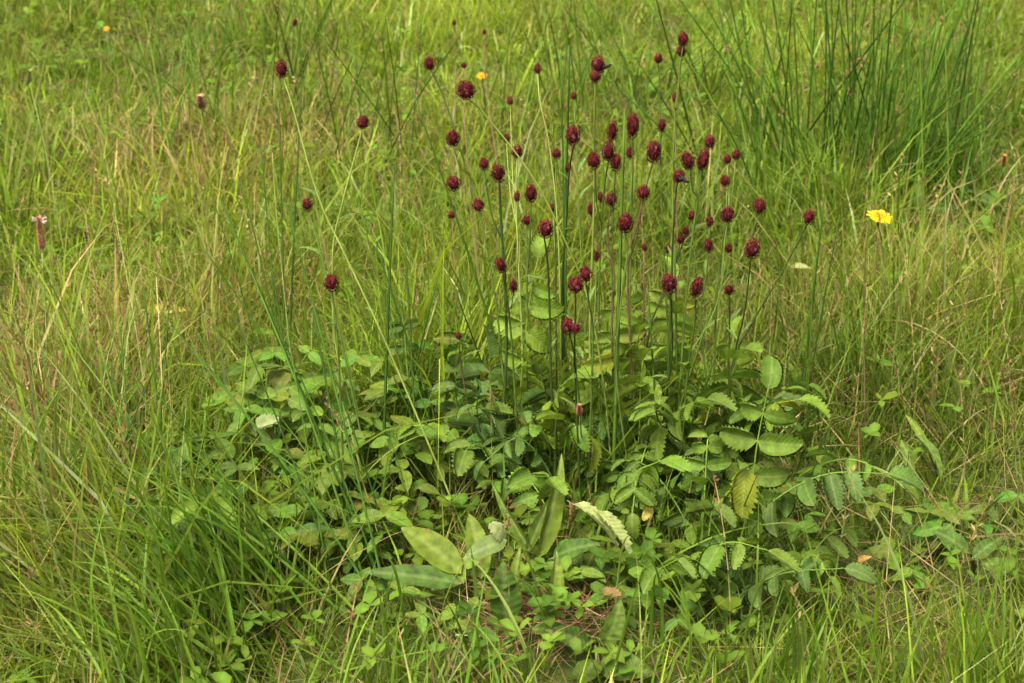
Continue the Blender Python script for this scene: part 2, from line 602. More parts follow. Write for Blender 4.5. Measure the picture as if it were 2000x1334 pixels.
def w_ovate(s):
    return 0.225 * math.sin(math.pi * min(1, s ** .8)) ** .75


def w_dock(s):
    return 0.14 * math.sin(math.pi * s ** .7) ** .8


def w_lance(s):
    return 0.12 * math.sin(math.pi * s ** .7) ** .8


T_BURNET = [leaf_template('leaflet', w_burnet, M_LEAF, 9, .08, f, b, w, .12, t) for f, b, w, t in
            ((.3, .35, .05, 0), (.55, .7, .07, .35), (.15, .95, .05, -.35), (.8, .25, .08, .1), (.4, 1.3, .06, .5))]
T_CLOVER = [leaf_template('leaflet', w_ovate, M_LEAF, 8, 0, f, b, .05, .05, t) for f, b, t in ((.25, .3, 0), (.45, .6, .2), (.1, .1, -.2))]
T_DOCK = [leaf_template('leaf', w_dock, M_DOCK, 14, 0, f, b, w, 0, t) for f, b, w, t in
          ((.35, .9, .10, .2), (.5, 1.4, .12, -.3), (.2, .4, .14, .1), (.9, .7, .08, .5))]
T_LANCE = [leaf_template('leaf', w_lance, M_LEAF, 10, 0, .4, b, .1, 0, t) for b, t in ((.5, 0), (1.0, .2), (.2, -.2))]


def blade_template(bend, fold, twist):
    n = 9
    V, F = [], []
    y = z = 0.0
    for i in range(n + 1):
        s = i / n
        w = .5 * max(.03, (0.7 + .55 * s - 1.25 * s * s))
        a = bend * s ** 1.5
        tw = twist * s
        for t in (-1, 0, 1):
            V.append((t * w * math.cos(tw), y, z))
            V[-1] = (t * w * math.cos(tw), y + 0, z + (fold * abs(t) * w + t * w * math.sin(tw)) * 0.02)
        y += math.cos(a) / n
        z -= math.sin(a) / n
    for i in range(n):
        for j in range(2):
            F.append((3 * i + j, 3 * i + j + 1, 3 * i + j + 4, 3 * i + j + 3))
    return mesh_from('blade', V, F, M_BLADE)


T_BLADE = [blade_template(b, .8, t) for b, t in ((.25, 0), (.6, .8), (1.0, -.6), (1.5, .5), (2.1, -.4), (.1, .3))]


# ------------------------------------------------------------------ burnet flower heads
def head_template(seed, ratio, drop=False):
    r = random.Random(seed)
    V, T, C = [], [], []

    def tri(a, b, c):
        T.extend((a, b, c))
    # core, coloured dark as the shade seen between florets
    rings, seg = 7, 10
    for i in range(rings + 1):
        ph = math.pi * i / rings
        for s in range(seg):
            an = 2 * math.pi * s / seg
            V.append(Vector((0.34 * math.sin(ph) * math.cos(an), 0.34 * math.sin(ph) * math.sin(an), .5 - .40 * math.cos(ph))))
            C.append((.035, .006, .007))
    for i in range(rings):
        for s in range(seg):
            s2 = (s + 1) % seg
            a, b, c, d = i * seg + s, i * seg + s2, (i + 1) * seg + s2, (i + 1) * seg + s
            tri(a, b, c); tri(a, c, d)
    # florets: four blunt lobes round a raised throat; shade in the gaps painted as darker throats and notches
    nf = 96
    for k in range(nf):
        zz = 1 - 2 * (k + .5) / nf
        an = k * 2.39996 + r.gauss(0, .1)
        rr = math.sqrt(1 - zz * zz)
        taper = 1 + .10 * (-zz)
        lump = 1 + .07 * math.sin(an * 2 + seed) * rr + .06 * math.sin(zz * 5 + seed * 2) + r.gauss(0, .03)
        nrm = Vector((rr * math.cos(an), rr * math.sin(an), zz))
        p = Vector((nrm.x * .365 * taper * lump, nrm.y * .365 * taper * lump, .5 + nrm.z * .43 * lump))
        pass
        a1 = nrm.cross(Vector((0, 0, 1)) if abs(nrm.z) < .9 else Vector((1, 0, 0))).normalized()
        a2 = nrm.cross(a1)
        sz = r.uniform(.07, .11)
        out = r.uniform(.06, .13)
        base = r.choice([(.115, .015, .015), (.085, .013, .013), (.165, .024, .022), (.060, .010, .010), (.135, .018, .017)])
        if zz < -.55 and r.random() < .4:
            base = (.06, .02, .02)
        f = r.uniform(.7, 1.25)
        base = tuple(q * f for q in base)
        if r.random() < .03:
            base = (.20, .07, .07)
        c0 = len(V)
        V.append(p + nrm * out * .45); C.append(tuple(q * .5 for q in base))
        for q in range(8):
            b = q * math.pi / 4 + .3
            rad = sz if q % 2 == 0 else sz * .55
            V.append(p + (a1 * math.cos(b) + a2 * math.sin(b)) * rad + nrm * (out if q % 2 == 0 else out * .35))
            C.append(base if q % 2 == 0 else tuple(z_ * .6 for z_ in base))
        for q in range(8):
            tri(c0, c0 + 1 + q, c0 + 1 + (q + 1) % 8)
        if r.random() < .18:    # a stray stigma or stamen
            b0 = len(V)
            V.extend([p + nrm * out + a1 * .008, p + nrm * out - a1 * .008, p + nrm * (out + r.uniform(.06, .14)) + a2 * r.uniform(-.05, .05)])
            C.extend([(.10, .03, .035)] * 3)
            tri(b0, b0 + 1, b0 + 2)
    Va = np.array([(v.x, v.y, v.z) for v in V])
    C4 = np.ones((len(C), 4)); C4[:, :3] = np.array(C)
    m = raw_mesh('flower_head', Va, np.array(T), C4, M_HEAD)
    return m


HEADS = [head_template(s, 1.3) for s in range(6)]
C_BSTEM = (.072, .118, .020)
C_PSTEM = (.165, .215, .042)
C_DSTEM = (.034, .058, .012)
C_RSTEM = (.10, .065, .03)


def put_head(parent, hx, hy, w, h, Y, bottom_dir):
    c = P(hx, hy, Y)
    un = unit(c)
    hh, ww = h * un * 1.02, w * un * 1.08
    up = (-bottom_dir).normalized() if bottom_dir.length else Vector((0, 0, 1))
    up = (up * .45 + Vector((random.gauss(0, .12), random.gauss(0, .12), 1))).normalized()
    base = c - up * hh * .5
    z = up
    x = z.cross(Vector((random.gauss(0, 1), random.gauss(0, 1), .1))).normalized()
    y = z.cross(x)
    loc = base - parent.location
    m = Matrix(((x.x * ww, y.x * ww, z.x * hh, loc.x), (x.y * ww, y.y * ww, z.y * hh, loc.y), (x.z * ww, y.z * ww, z.z * hh, loc.z), (0, 0, 0, 1)))
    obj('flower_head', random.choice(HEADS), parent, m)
    return base


BG = 'great burnet flower stems'


def burnet(label, base, heads, via=(), Y=1.75, color=C_BSTEM, thick=1.0, group=BG):
    """heads: (px, py, w, h[, dY]); the first tops the main stem, the others branch off it.  via: photo points the main stem passes, top first"""
    b = G(base[0] + random.gauss(0, 28), base[1] + random.gauss(0, 20))
    t = thing('great_burnet', label, 'flower', b, group)
    hx, hy, w, h = heads[0][:4]
    c = P(hx, hy, Y)
    vp = []
    nv = len(via)
    for i, q in enumerate(via):
        f = (i + 1) / (nv + 1)
        vp.append(P(q[0], q[1], Y + (b.y - Y) * f))
    nxt = vp[0] if vp else b
    bt = put_head(t, hx, hy, w, h, Y, nxt - c)
    if not vp:
        m = b.lerp(bt, .55) + Vector((random.gauss(0, .018), random.gauss(0, .02), 0))
        vp = [m]
    path = [b] + vp[::-1] + [bt]
    pts = catmull(path, 5)
    th = thick * (1.08 if color is C_PSTEM else 1.05)
    tube('stem', pts, .0013 * th, .0007 * th, M_STEM, t, color)
    for f in (random.uniform(.35, .5), random.uniform(.55, .75)):
        q = pts[int(f * (len(pts) - 1))]
        a_ = random.uniform(0, 6.28)
        l_ = random.uniform(.014, .03)
        obj('stem_leaf', random.choice(T_LANCE), t, frame(q - b, Vector((math.cos(a_), math.sin(a_), random.uniform(.3, 1.5))), Vector((-math.cos(a_), -math.sin(a_), .6)), l_, l_, l_), tuple(x_ * 1.3 for x_ in C_BSTEM))
    for k, hd in enumerate(heads[1:]):
        hx, hy, w, h = hd[:4]
        Yb = Y + (hd[4] if len(hd) > 4 else random.uniform(-.04, .04))
        c = P(hx, hy, Yb)
        # branch point: on the main stem a little below the head
        zt = c.z - random.uniform(.05, .10)
        j = min(range(len(pts)), key=lambda q: abs(pts[q].z - min(zt, bt.z - .02)))
        node = pts[j]
        bb = put_head(t, hx, hy, w, h, Yb, node - c)
        mid = node.lerp(bb, .45) + Vector(((bb.x - node.x) * .18, 0, -.004))
        tube('branch', catmull([node, mid, bb], 4), .0007 * thick, .0005 * thick, M_STEM, t, color, 4)
        # a small bract where it forks
        d = (bb - node).normalized()
        obj('bract', random.choice(T_LANCE), t, frame(node - b, (d + Vector((random.gauss(0, .5), random.gauss(0, .5), 0))).normalized(), Vector((0, 0, 1)), .012, .012, .012), color)
    return t


burnet('long pale burnet stem arching far out to the left with one round head', (930, 1060), [(550, 135, 27, 34)], [(572, 210), (622, 385), (675, 500), (745, 650), (830, 850)], 1.72, C_PSTEM)
burnet('pale burnet stem slanting up left with one high head and one halfway', (1170, 900), [(839, 124, 22, 28), (885, 270, 27, 36, 0)], [(862, 180), (884, 240), (908, 320), (950, 430), (1005, 545), (1075, 660)], 1.78, C_PSTEM)
burnet('pale diagonal burnet stem with the broad dark head at its upper left end', (1190, 1020), [(910, 176, 38, 38)], [(945, 222), (1040, 345), (1108, 480), (1150, 590), (1180, 760)], 1.70, C_PSTEM)
burnet('thin burnet stem with one small wide head, right of the tall leaning one', (740, 960), [(709, 239, 27, 26)], [(692, 310), (668, 400), (650, 500), (660, 700)], 1.85, C_PSTEM)
burnet('short burnet stem with the small lone head left of the long leaning stem', (770, 1010), [(600, 399, 22, 26)], [(628, 500), (670, 680)], 1.8)
burnet('upright burnet stem with the lowest head at left, standing over clover leaves', (690, 1060), [(647, 552, 30, 36)], [(657, 640), (664, 760)], 1.68)
burnet('burnet stem with two round heads side by side at the left edge of the cluster', (1000, 980), [(934, 400, 25, 26), (885, 358, 30, 30, .02)], [(948, 470), (970, 600), (985, 750)], 1.78)
burnet('thick dark burnet stem with a pointed head and a small round one beside it', (990, 1000), [(973, 338, 28, 38), (945, 320, 20, 26, .02)], [(978, 420), (986, 560), (988, 720)], 1.74, C_DSTEM, 1.5)
burnet('forked burnet stem with three heads, the smallest ones above the other', (1040, 960), [(1010, 296, 25, 26), (989, 270, 14, 18, .1), (996, 197, 13, 18, .2)], [(1008, 380), (1012, 500), (1020, 680)], 1.85, C_PSTEM)
burnet('burnet stem with one oval head, a bud at its left and another below', (1050, 970), [(1037, 378, 25, 36), (1010, 384, 13, 22, .03), (1029, 430, 20, 20, .02)], [(1035, 470), (1030, 600)], 1.8, C_BSTEM)
burnet('straight burnet stem under a large round reddish head in the middle', (1090, 990), [(1066, 447, 32, 38)], [(1070, 520), (1074, 620), (1080, 800)], 1.7, C_DSTEM, 1.2)
burnet('dark burnet stem with a big oval head and two small ones below it', (1095, 930), [(1119, 264, 29, 42), (1087, 300, 20, 20, .05), (1110, 327, 13, 20, .06)], [(1112, 335), (1106, 440), (1098, 600)], 1.78, C_DSTEM, 1.1)
burnet('thin pale burnet stem with a small blurred head, above the cluster between two taller ones', (1110, 880), [(1050, 134, 15, 22), (1080, 406, 15, 18, -.05)], [(1055, 200), (1075, 300), (1092, 500)], 1.98, C_PSTEM, .9)
T_FLY1 = burnet('straight pale burnet stem topped by two stacked heads with a black fly', (1145, 970), [(1168, 127, 30, 32), (1163, 150, 22, 24, -.01)], [(1162, 175), (1161, 300), (1159, 440), (1152, 680)], 1.72, C_PSTEM, 1.1)
burnet('hair thin burnet stem with a tiny round head low between two pairs of tall heads', (1150, 860), [(1121, 187, 12, 14)], [(1124, 260), (1135, 500)], 2.1, C_BSTEM, .8)
burnet('burnet stem with two touching heads crossed by a pale stalk', (1175, 980), [(1189, 296, 28, 40), (1160, 313, 28, 36, -.02)], [(1180, 370), (1172, 500), (1170, 700)], 1.76)
burnet('burnet stem whose upper head is ragged and dark, a fuller head close under it', (1200, 960), [(1196, 256, 22, 40), (1203, 317, 24, 36, -.04)], [(1200, 340), (1196, 480), (1196, 700)], 1.8)
burnet('burnet stem with the longest upright oval head and a small blurred one under it', (1235, 950), [(1236, 245, 27, 52), (1231, 298, 18, 24, .08)], [(1236, 330), (1232, 470), (1232, 700)], 1.76)
burnet('slanting burnet stem with a large oval head and a split round head below', (1215, 1000), [(1277, 296, 31, 44), (1257, 376, 27, 32, -.02)], [(1266, 350), (1245, 440), (1226, 560)], 1.74, C_RSTEM)
burnet('reddish forking burnet stem with three small heads in a row', (1195, 1000), [(1194, 389, 24, 30), (1174, 385, 14, 22, .02), (1155, 408, 17, 28, 0)], [(1187, 470), (1200, 545), (1196, 700)], 1.8, C_RSTEM)
burnet('burnet stem with a large head half hidden behind a thick dark rush stalk', (1210, 1010), [(1222, 435, 32, 42)], [(1226, 490), (1212, 600), (1205, 750)], 1.72)
burnet('burnet stem at the top right, a round tufted head and a narrow one below', (1300, 930), [(1286, 114, 18, 20), (1293, 245, 17, 28, -.05)], [(1288, 160), (1290, 290), (1296, 480)], 1.85, C_BSTEM, .9)
burnet('tallest burnet stem, two heads stacked at its top', (1330, 960), [(1334, 76, 23, 30), (1331, 100, 19, 24, .01)], [(1326, 150), (1318, 240), (1314, 400), (1320, 650)], 1.74, C_PSTEM)
burnet('branched burnet stem carrying three full heads close together at right', (1320, 980), [(1374, 312, 26, 44), (1386, 277, 23, 28, .02), (1343, 314, 26, 40, -.02)], [(1366, 370), (1350, 480), (1335, 650)], 1.75)
T_FLY2 = burnet('burnet stem whose ragged head carries a dark fly on its lower side', (1310, 1000), [(1326, 344, 26, 28)], [(1320, 380), (1314, 470), (1310, 600)], 1.7, C_DSTEM)
burnet('burnet stem with two small heads touching and a third round one beneath', (1380, 940), [(1416, 353, 21, 24), (1421, 311, 16, 20, .03), (1438, 302, 18, 22, .02)], [(1424, 390), (1415, 480), (1400, 650)], 1.82, C_PSTEM)
burnet('burnet stem with two round heads at right, one a little above the other', (1390, 980), [(1421, 419, 28, 34), (1484, 402, 26, 32, .02)], [(1412, 470), (1400, 580), (1395, 720)], 1.76)
burnet('lone burnet stem leaning far right, its round head nearest the yellow flower', (1400, 980), [(1580, 424, 26, 32)], [(1568, 455), (1520, 545), (1470, 630), (1430, 730)], 1.74, C_DSTEM)
burnet('burnet stem at right with one large upright head crossed by a grass stalk', (1395, 1000), [(1470, 486, 32, 42)], [(1462, 550), (1452, 620), (1430, 720)], 1.7, C_DSTEM)
burnet('burnet stem with three small heads one above the other at right', (1370, 960), [(1384, 479, 19, 30), (1386, 432, 17, 22, .03), (1351, 421, 18, 20, .04)], [(1380, 540), (1370, 650)], 1.8)
burnet('dark burnet stem with a string of three tiny heads rising to the right', (1290, 960), [(1339, 451, 15, 20), (1330, 467, 16, 20, -.01), (1305, 486, 14, 16, .02)], [(1325, 500), (1300, 570), (1270, 640), (1265, 760)], 1.82, C_DSTEM)
burnet('straight burnet stem with one large oval head low on the right side', (1290, 1020), [(1307, 554, 32, 42)], [(1312, 620), (1306, 740)], 1.64, C_DSTEM)
burnet('burnet stem with a tall lumpy low head and a small half open one higher right', (1340, 1020), [(1361, 561, 26, 46), (1423, 485, 17, 18, .12)], [(1358, 620), (1340, 760)], 1.66)
burnet('short burnet stem with a small ragged purple head beside straw at right', (1420, 900), [(1424, 566, 22, 20)], [(1425, 630), (1424, 740)], 1.8, C_BSTEM)
burnet('burnet stem with two narrow low heads by a thick stalk, left of the middle', (1010, 1000), [(978, 518, 22, 34), (1003, 558, 18, 32, -.03)], [(990, 580), (1000, 680)], 1.68)
burnet('burnet stem with a big low head and one tiny narrow head to its upper right', (1140, 1010), [(1143, 535, 28, 32), (1166, 500, 12, 22, .1)], [(1150, 590), (1158, 680)], 1.68)
burnet('burnet stem with a pinkish low head fraying white on its underside', (1128, 1020), [(1125, 556, 32, 34)], [(1124, 620), (1126, 740)], 1.64, C_BSTEM)
burnet('burnet stem with the lowest head of the middle, two lobes grown together', (1130, 1050), [(1110, 636, 28, 36), (1124, 641, 20, 22, -.005)], [(1122, 700), (1126, 800)], 1.6, C_DSTEM)
burnet('blurred dull burnet head on a thin stem far behind the left of the cluster', (905, 800), [(882, 420, 18, 14)], [(888, 520)], 2.15, C_RSTEM, .8)
burnet('tiny brown burnet bud on a hair thin stem left of the lowest heads', (925, 1000), [(896, 656, 13, 17)], [(903, 730)], 1.72, C_RSTEM, .8)
burnet('withered dark burnet bud on a thin stem between low right heads', (1255, 930), [(1259, 483, 12, 16)], [(1258, 560)], 1.9, C_RSTEM, .8)
burnet('small blackish burnet head under the topmost pair at right', (1330, 820), [(1318, 190, 11, 22)], [(1320, 300)], 2.2, C_RSTEM, .8)
burnet('tiny reddish burnet head beside the tallest stem by a small orange flower', (925, 700), [(906, 128, 13, 11)], [(908, 250)], 2.4, C_RSTEM, .9)
burnet('blackish dot of a burnet head far back, the higher of two near the top edge', (905, 420), [(887, 44, 9, 11)], [(890, 150)], 3.3, C_RSTEM, 1)
burnet('blackish dot of a burnet head far back, the lower of two near the top edge', (955, 440), [(946, 62, 9, 11)], [(950, 170)], 3.2, C_RSTEM, 1)


# ------------------------------------------------------------------ flies on two heads
def mat_plain(name, col, rough=.4, spec=.5):
    m = bpy.data.materials.new(name); m.use_nodes = True
    b = m.node_tree.nodes['Principled BSDF']
    no = m.node_tree.nodes.new('ShaderNodeTexNoise'); no.inputs['Scale'].default_value = 400
    mx = m.node_tree.nodes.new('ShaderNodeMix'); mx.data_type = 'RGBA'
    mx.inputs[6].default_value = (*[c * .6 for c in col], 1); mx.inputs[7].default_value = (*[c * 1.3 for c in col], 1)
    m.node_tree.links.new(no.outputs[0], mx.inputs[0]); m.node_tree.links.new(mx.outputs[2], b.inputs['Base Color'])
    b.inputs['Roughness'].default_value = rough; b.inputs['Specular IOR Level'].default_value = spec
    return m


M_FLY = mat_plain('fly_black', (.010, .009, .008), .6, .15)
M_WING = mat_plain('fly_wing', (.03, .028, .024), .7, .05)


def ellipsoid(c, rx, ry, rz, axis, rings=6, seg=8):
    V, F = [], []
    ax = axis.normalized()
    s = ax.cross(Vector((0, 0, 1))).normalized()
    u = s.cross(ax)
    for i in range(rings + 1):
        ph = math.pi * i / rings
        for j in range(seg):
            a = 2 * math.pi * j / seg
            V.append(c + ax * (-math.cos(ph) * rx) + s * (math.sin(ph) * math.cos(a) * ry) + u * (math.sin(ph) * math.sin(a) * rz))
    for i in range(rings):
        for j in range(seg):
            F.append((i * seg + j, i * seg + (j + 1) % seg, (i + 1) * seg + (j + 1) % seg, (i + 1) * seg + j))
    return V, F


def fly(label, px, py, Y, ax):
    c = P(px, py, Y)
    t = thing('fly', label, 'insect', c, 'flies on the burnet heads')
    ax = Vector(ax).normalized()
    s = ax.cross(Vector((0, 0, 1))).normalized()
    u = s.cross(ax)
    V, F = [], []
    for (o_, rx, ry, rz) in ((-.0028, .0034, .0018, .0017), (.0012, .0022, .0018, .0019), (.0038, .0013, .0016, .0014)):
        v, f = ellipsoid(ax * o_, rx, ry, rz, ax)
        F += [tuple(q + len(V) for q in p) for p in f]
        V += v
    obj('body', mesh_from('body', V, F, M_FLY), t)
    for sg in (-1, 1):
        a = u * .0017
        d = (-ax + s * sg * .55 + u * .25).normalized()
        w = (s * sg * .8 + ax * .5).normalized() * .0016
        V = [a, a + d * .003 + w, a + d * .006 + w * 1.1, a + d * .0078, a + d * .006 - w * .5, a + d * .003 - w * .5]
        obj('wing', mesh_from('wing', V, [(0, 1, 2, 3, 4, 5)], M_WING, False), t)
        for o_ in (-.001, .001, .003):
            k = ax * o_ + s * sg * .0035 + u * .0006
            e_ = ax * (o_ * 1.6) + s * sg * .005 - u * .0028
            V, F = tube_data([ax * o_ * .7, k, e_], .00022, .00015, 3)
            obj('leg', mesh_from('leg', V, F, M_FLY), t)


fly('black fly clinging to the right side of the high stacked burnet heads', 1186, 130, 1.715, (.7, -.3, .45))
fly('dark fly hanging under the ragged head in the right of the cluster', 1337, 353, 1.69, (.95, -.3, -.15))

# ------------------------------------------------------------------ burnet leaves
C_L1, C_L2, C_L3, C_L4 = (.080, .142, .014), (.066, .122, .022), (.118, .188, .016), (.056, .106, .012)


def pinnate(parent, path, n_pairs, size, color, tilt=0.35, start=0.3, var=.15, normal=None):
    """one compound leaf: rachis tube with leaflets in pairs and one at the tip; path in world points"""
    pts = catmull(path, 6)
    rach = tube('leaf', pts, .0014, .0006, M_STEM, parent, tuple(c * 1.25 for c in color), 4)
    org = parent.location
    n = len(pts)

    def put(j, d, up, s):
        lum = random.uniform(.82, 1.22)
        c = tuple(max(.004, q * lum * random.uniform(1 - var * .5, 1 + var * .5)) for q in color)
        if random.random() < .04:
            c = (c[0] * 1.5, c[1] * 1.08, c[2])
        obj('leaflet', random.choice(T_BURNET), rach, frame(pts[j] - org, d, up, s * random.uniform(.9, 1.15), s, s), c)
    for i in range(n_pairs):
        f = start + (1 - start) * (i / n_pairs) * .97
        j = min(n - 2, int(f * (n - 1)))
        tan = (pts[j + 1] - pts[max(0, j - 1)]).normalized()
        up = normal or Vector((0, 0, 1))
        side = tan.cross(up)
        if side.length < .15:
            side = Vector((1, 0, 0))
        side.normalize()
        nrm = side.cross(tan).normalized()
        if nrm.z < 0 and normal is None:
            nrm = -nrm
        s = size * (.62 + .45 * math.sin(math.pi * (.2 + .65 * i / max(1, n_pairs - 1)))) * random.uniform(.88, 1.1)
        for sg in (-1, 1):
            if random.random() < .06:
                continue
            d = (side * sg + tan * random.uniform(.15, .5) - Vector((0, 0, 1)) * random.uniform(.05, 2 * tilt) * .8).normalized()
            u2 = (nrm + side * sg * random.uniform(.1, .5) + Vector((random.gauss(0, .35), random.gauss(-.45, .35), 0))).normalized()
            put(j, d, u2, s)
    tan = (pts[-1] - pts[-3]).normalized()
    put(n - 1, (tan - Vector((0, 0, .25))).normalized(), Vector((random.gauss(0, .2), random.gauss(0, .2), 1)), size)
    return rach


def clump(label, base, leaves, fill=0, spread=.1, seed=0):
    b = G(*base)
    t = thing('burnet_leaf_clump', label, 'plant', b, 'tufts of burnet leaves')
    for (via, Yt, n_pairs, size_px, color, kw) in leaves:
        pts = [b + Vector((random.uniform(-.02, .02), random.uniform(-.02, .02), 0))]
        m = len(via)
        for i, q in enumerate(via):
            f = (i + 1) / m
            pts.append(P(q[0], q[1], b.y + (Yt - b.y) * f))
        s = size_px * unit(pts[-1])
        pinnate(t, pts, n_pairs, s, color, **kw)
    for k in range(fill):
        az = random.uniform(0, 6.28)
        L = random.uniform(.13, .27)
        reach = random.uniform(.25, .75) * L
        hz = math.sqrt(max(L * L - reach * reach, .0016)) * random.uniform(.5, .85) * (.7 if base[0] < 800 else 1)
        r0 = b + Vector((random.gauss(0, spread * .4), random.gauss(0, spread * .4), 0))
        d = Vector((math.cos(az), math.sin(az), 0))
        pts = [r0, r0 + d * reach * .22 + Vector((0, 0, hz * .62)), r0 + d * reach * .6 + Vector((0, 0, hz)), r0 + d * reach + Vector((0, 0, hz * .86))]
        pinnate(t, pts, random.choice([4, 5, 5, 6]), random.uniform(.022, .034), random.choice([C_L1, C_L1, C_L2, C_L3, C_L4]), start=.38)
    return t


clump('burnet leaf tuft at right with a long blue green leaf reaching far right', (1440, 1130), [
    ([(1478, 1020), (1530, 965), (1620, 925), (1735, 925)], 1.58, 5, 82, C_L2, dict(tilt=.7, start=.42)),
    ([(1440, 1080), (1400, 1000), (1370, 950)], 1.55, 2, 76, C_L1, dict(start=.55)),
    ([(1460, 1000), (1480, 860), (1500, 760)], 1.66, 4, 80, C_L1, dict(start=.4)),
    ([(1455, 1060), (1458, 980), (1456, 915)], 1.56, 2, 70, C_L1, dict(start=.6)),
], fill=4)
clump('burnet leaf tuft low at right, its leaflets spread flat over dark ground', (1400, 1190), [
    ([(1360, 1110), (1420, 1060), (1500, 1075)], 1.47, 4, 75, C_L1, dict(start=.35)),
    ([(1380, 1120), (1340, 1090), (1290, 1110)], 1.45, 3, 70, C_L1, dict(start=.4)),
    ([(1450, 1160), (1530, 1120), (1650, 1110)], 1.48, 4, 68, C_L2, dict(start=.35)),
], fill=3)
clump('burnet leaf tuft in the middle with pale drooping leaflets standing tallest', (1240, 1000), [
    ([(1245, 880), (1250, 780), (1255, 705)], 1.74, 6, 62, C_L3, dict(tilt=.7, start=.4)),
    ([(1225, 860), (1200, 700), (1205, 570)], 1.80, 7, 62, C_L3, dict(tilt=.7, start=.45)),
    ([(1260, 880), (1330, 800), (1380, 780)], 1.68, 4, 75, C_L1, dict(tilt=.5, start=.4)),
    ([(1230, 930), (1150, 850), (1100, 820)], 1.7, 4, 75, C_L1, dict(tilt=.5, start=.4)),
], fill=6)
clump('burnet leaf tuft left of the middle with blue green leaflets below thick stems', (1020, 980), [
    ([(1015, 800), (1030, 620), (1050, 505)], 1.84, 4, 70, C_L3, dict(tilt=.7, start=.55)),
    ([(990, 860), (960, 760), (955, 700)], 1.78, 4, 75, C_L2, dict(tilt=.6, start=.4)),
    ([(1000, 900), (930, 870), (910, 880)], 1.66, 3, 75, C_L1, dict(tilt=.6, start=.4)),
    ([(1040, 880), (1080, 780), (1110, 740)], 1.75, 4, 75, C_L3, dict(tilt=.6, start=.4)),
], fill=5)
clump('burnet leaf tuft in the centre front, leaflets overlapping in deep shade', (1160, 1090), [
    ([(1150, 1010), (1090, 940), (1040, 930)], 1.56, 4, 75, C_L1, dict(start=.35)),
    ([(1180, 1000), (1230, 930), (1290, 900)], 1.58, 4, 75, C_L1, dict(start=.35)),
], fill=6)
clump('burnet leaf tuft on the right behind the yellow leaflet, upright and serrated', (1400, 970), [
    ([(1405, 860), (1420, 770), (1440, 700)], 1.74, 5, 85, C_L1, dict(start=.35)),
    ([(1430, 880), (1490, 800), (1560, 780)], 1.72, 4, 75, C_L3, dict(start=.35)),
], fill=6)
clump('burnet leaf tuft at the lower left reaching across the tall grass', (540, 1110), [
    ([(510, 1050), (450, 990), (390, 985)], 1.55, 4, 75, C_L3, dict(start=.35)),
    ([(560, 1060), (580, 1000), (560, 930)], 1.6, 4, 65, C_L1, dict(start=.35)),
], fill=4)
clump('small burnet leaf tuft behind clover leaves left of the centre', (720, 960), [
    ([(740, 900), (790, 840), (830, 830)], 1.72, 3, 72, C_L3, dict(start=.4)),
    ([(700, 900), (640, 860), (600, 810)], 1.72, 4, 65, C_L1, dict(start=.4)),
], fill=4)
tl = []
for k in range(13):
    tx_, ty_ = random.gauss(1190, 115), random.uniform(530, 760)
    tl.append(([(tx_ + random.gauss(0, 25), 880), (tx_ + random.gauss(0, 12), (ty_ + 880) / 2 - 30), (tx_, ty_)], random.uniform(1.74, 1.95), random.choice([6, 7, 8]), random.uniform(44, 58), random.choice([C_L3, C_L3, C_L1]), dict(tilt=.65, start=.45)))
clump('tall feathery burnet leaves standing behind the stems in the middle', (1170, 920), tl, fill=3, spread=.12)
tl = []
for k in range(7):
    tx_, ty_ = random.gauss(1400, 80), random.uniform(690, 860)
    tl.append(([(tx_ + random.gauss(0, 25), 930), (tx_ + random.gauss(0, 12), (ty_ + 930) / 2 - 30), (tx_, ty_)], random.uniform(1.66, 1.8), random.choice([6, 7]), random.uniform(46, 62), random.choice([C_L3, C_L1, C_L1]), dict(tilt=.65, start=.4)))
clump('tall feathery burnet leaves behind the right stems, just left of open grass', (1370, 960), tl, fill=3, spread=.12)
tl = []
for k in range(7):
    tx_, ty_ = random.gauss(960, 70), random.uniform(700, 860)
    tl.append(([(tx_ + random.gauss(0, 25), 930), (tx_ + random.gauss(0, 12), (ty_ + 930) / 2 - 30), (tx_, ty_)], random.uniform(1.66, 1.8), random.choice([5, 6]), random.uniform(46, 62), random.choice([C_L2, C_L1, C_L1]), dict(tilt=.65, start=.4)))
clump('dusky burnet leaves behind the left stems of the cluster', (980, 940), tl, fill=3, spread=.1)
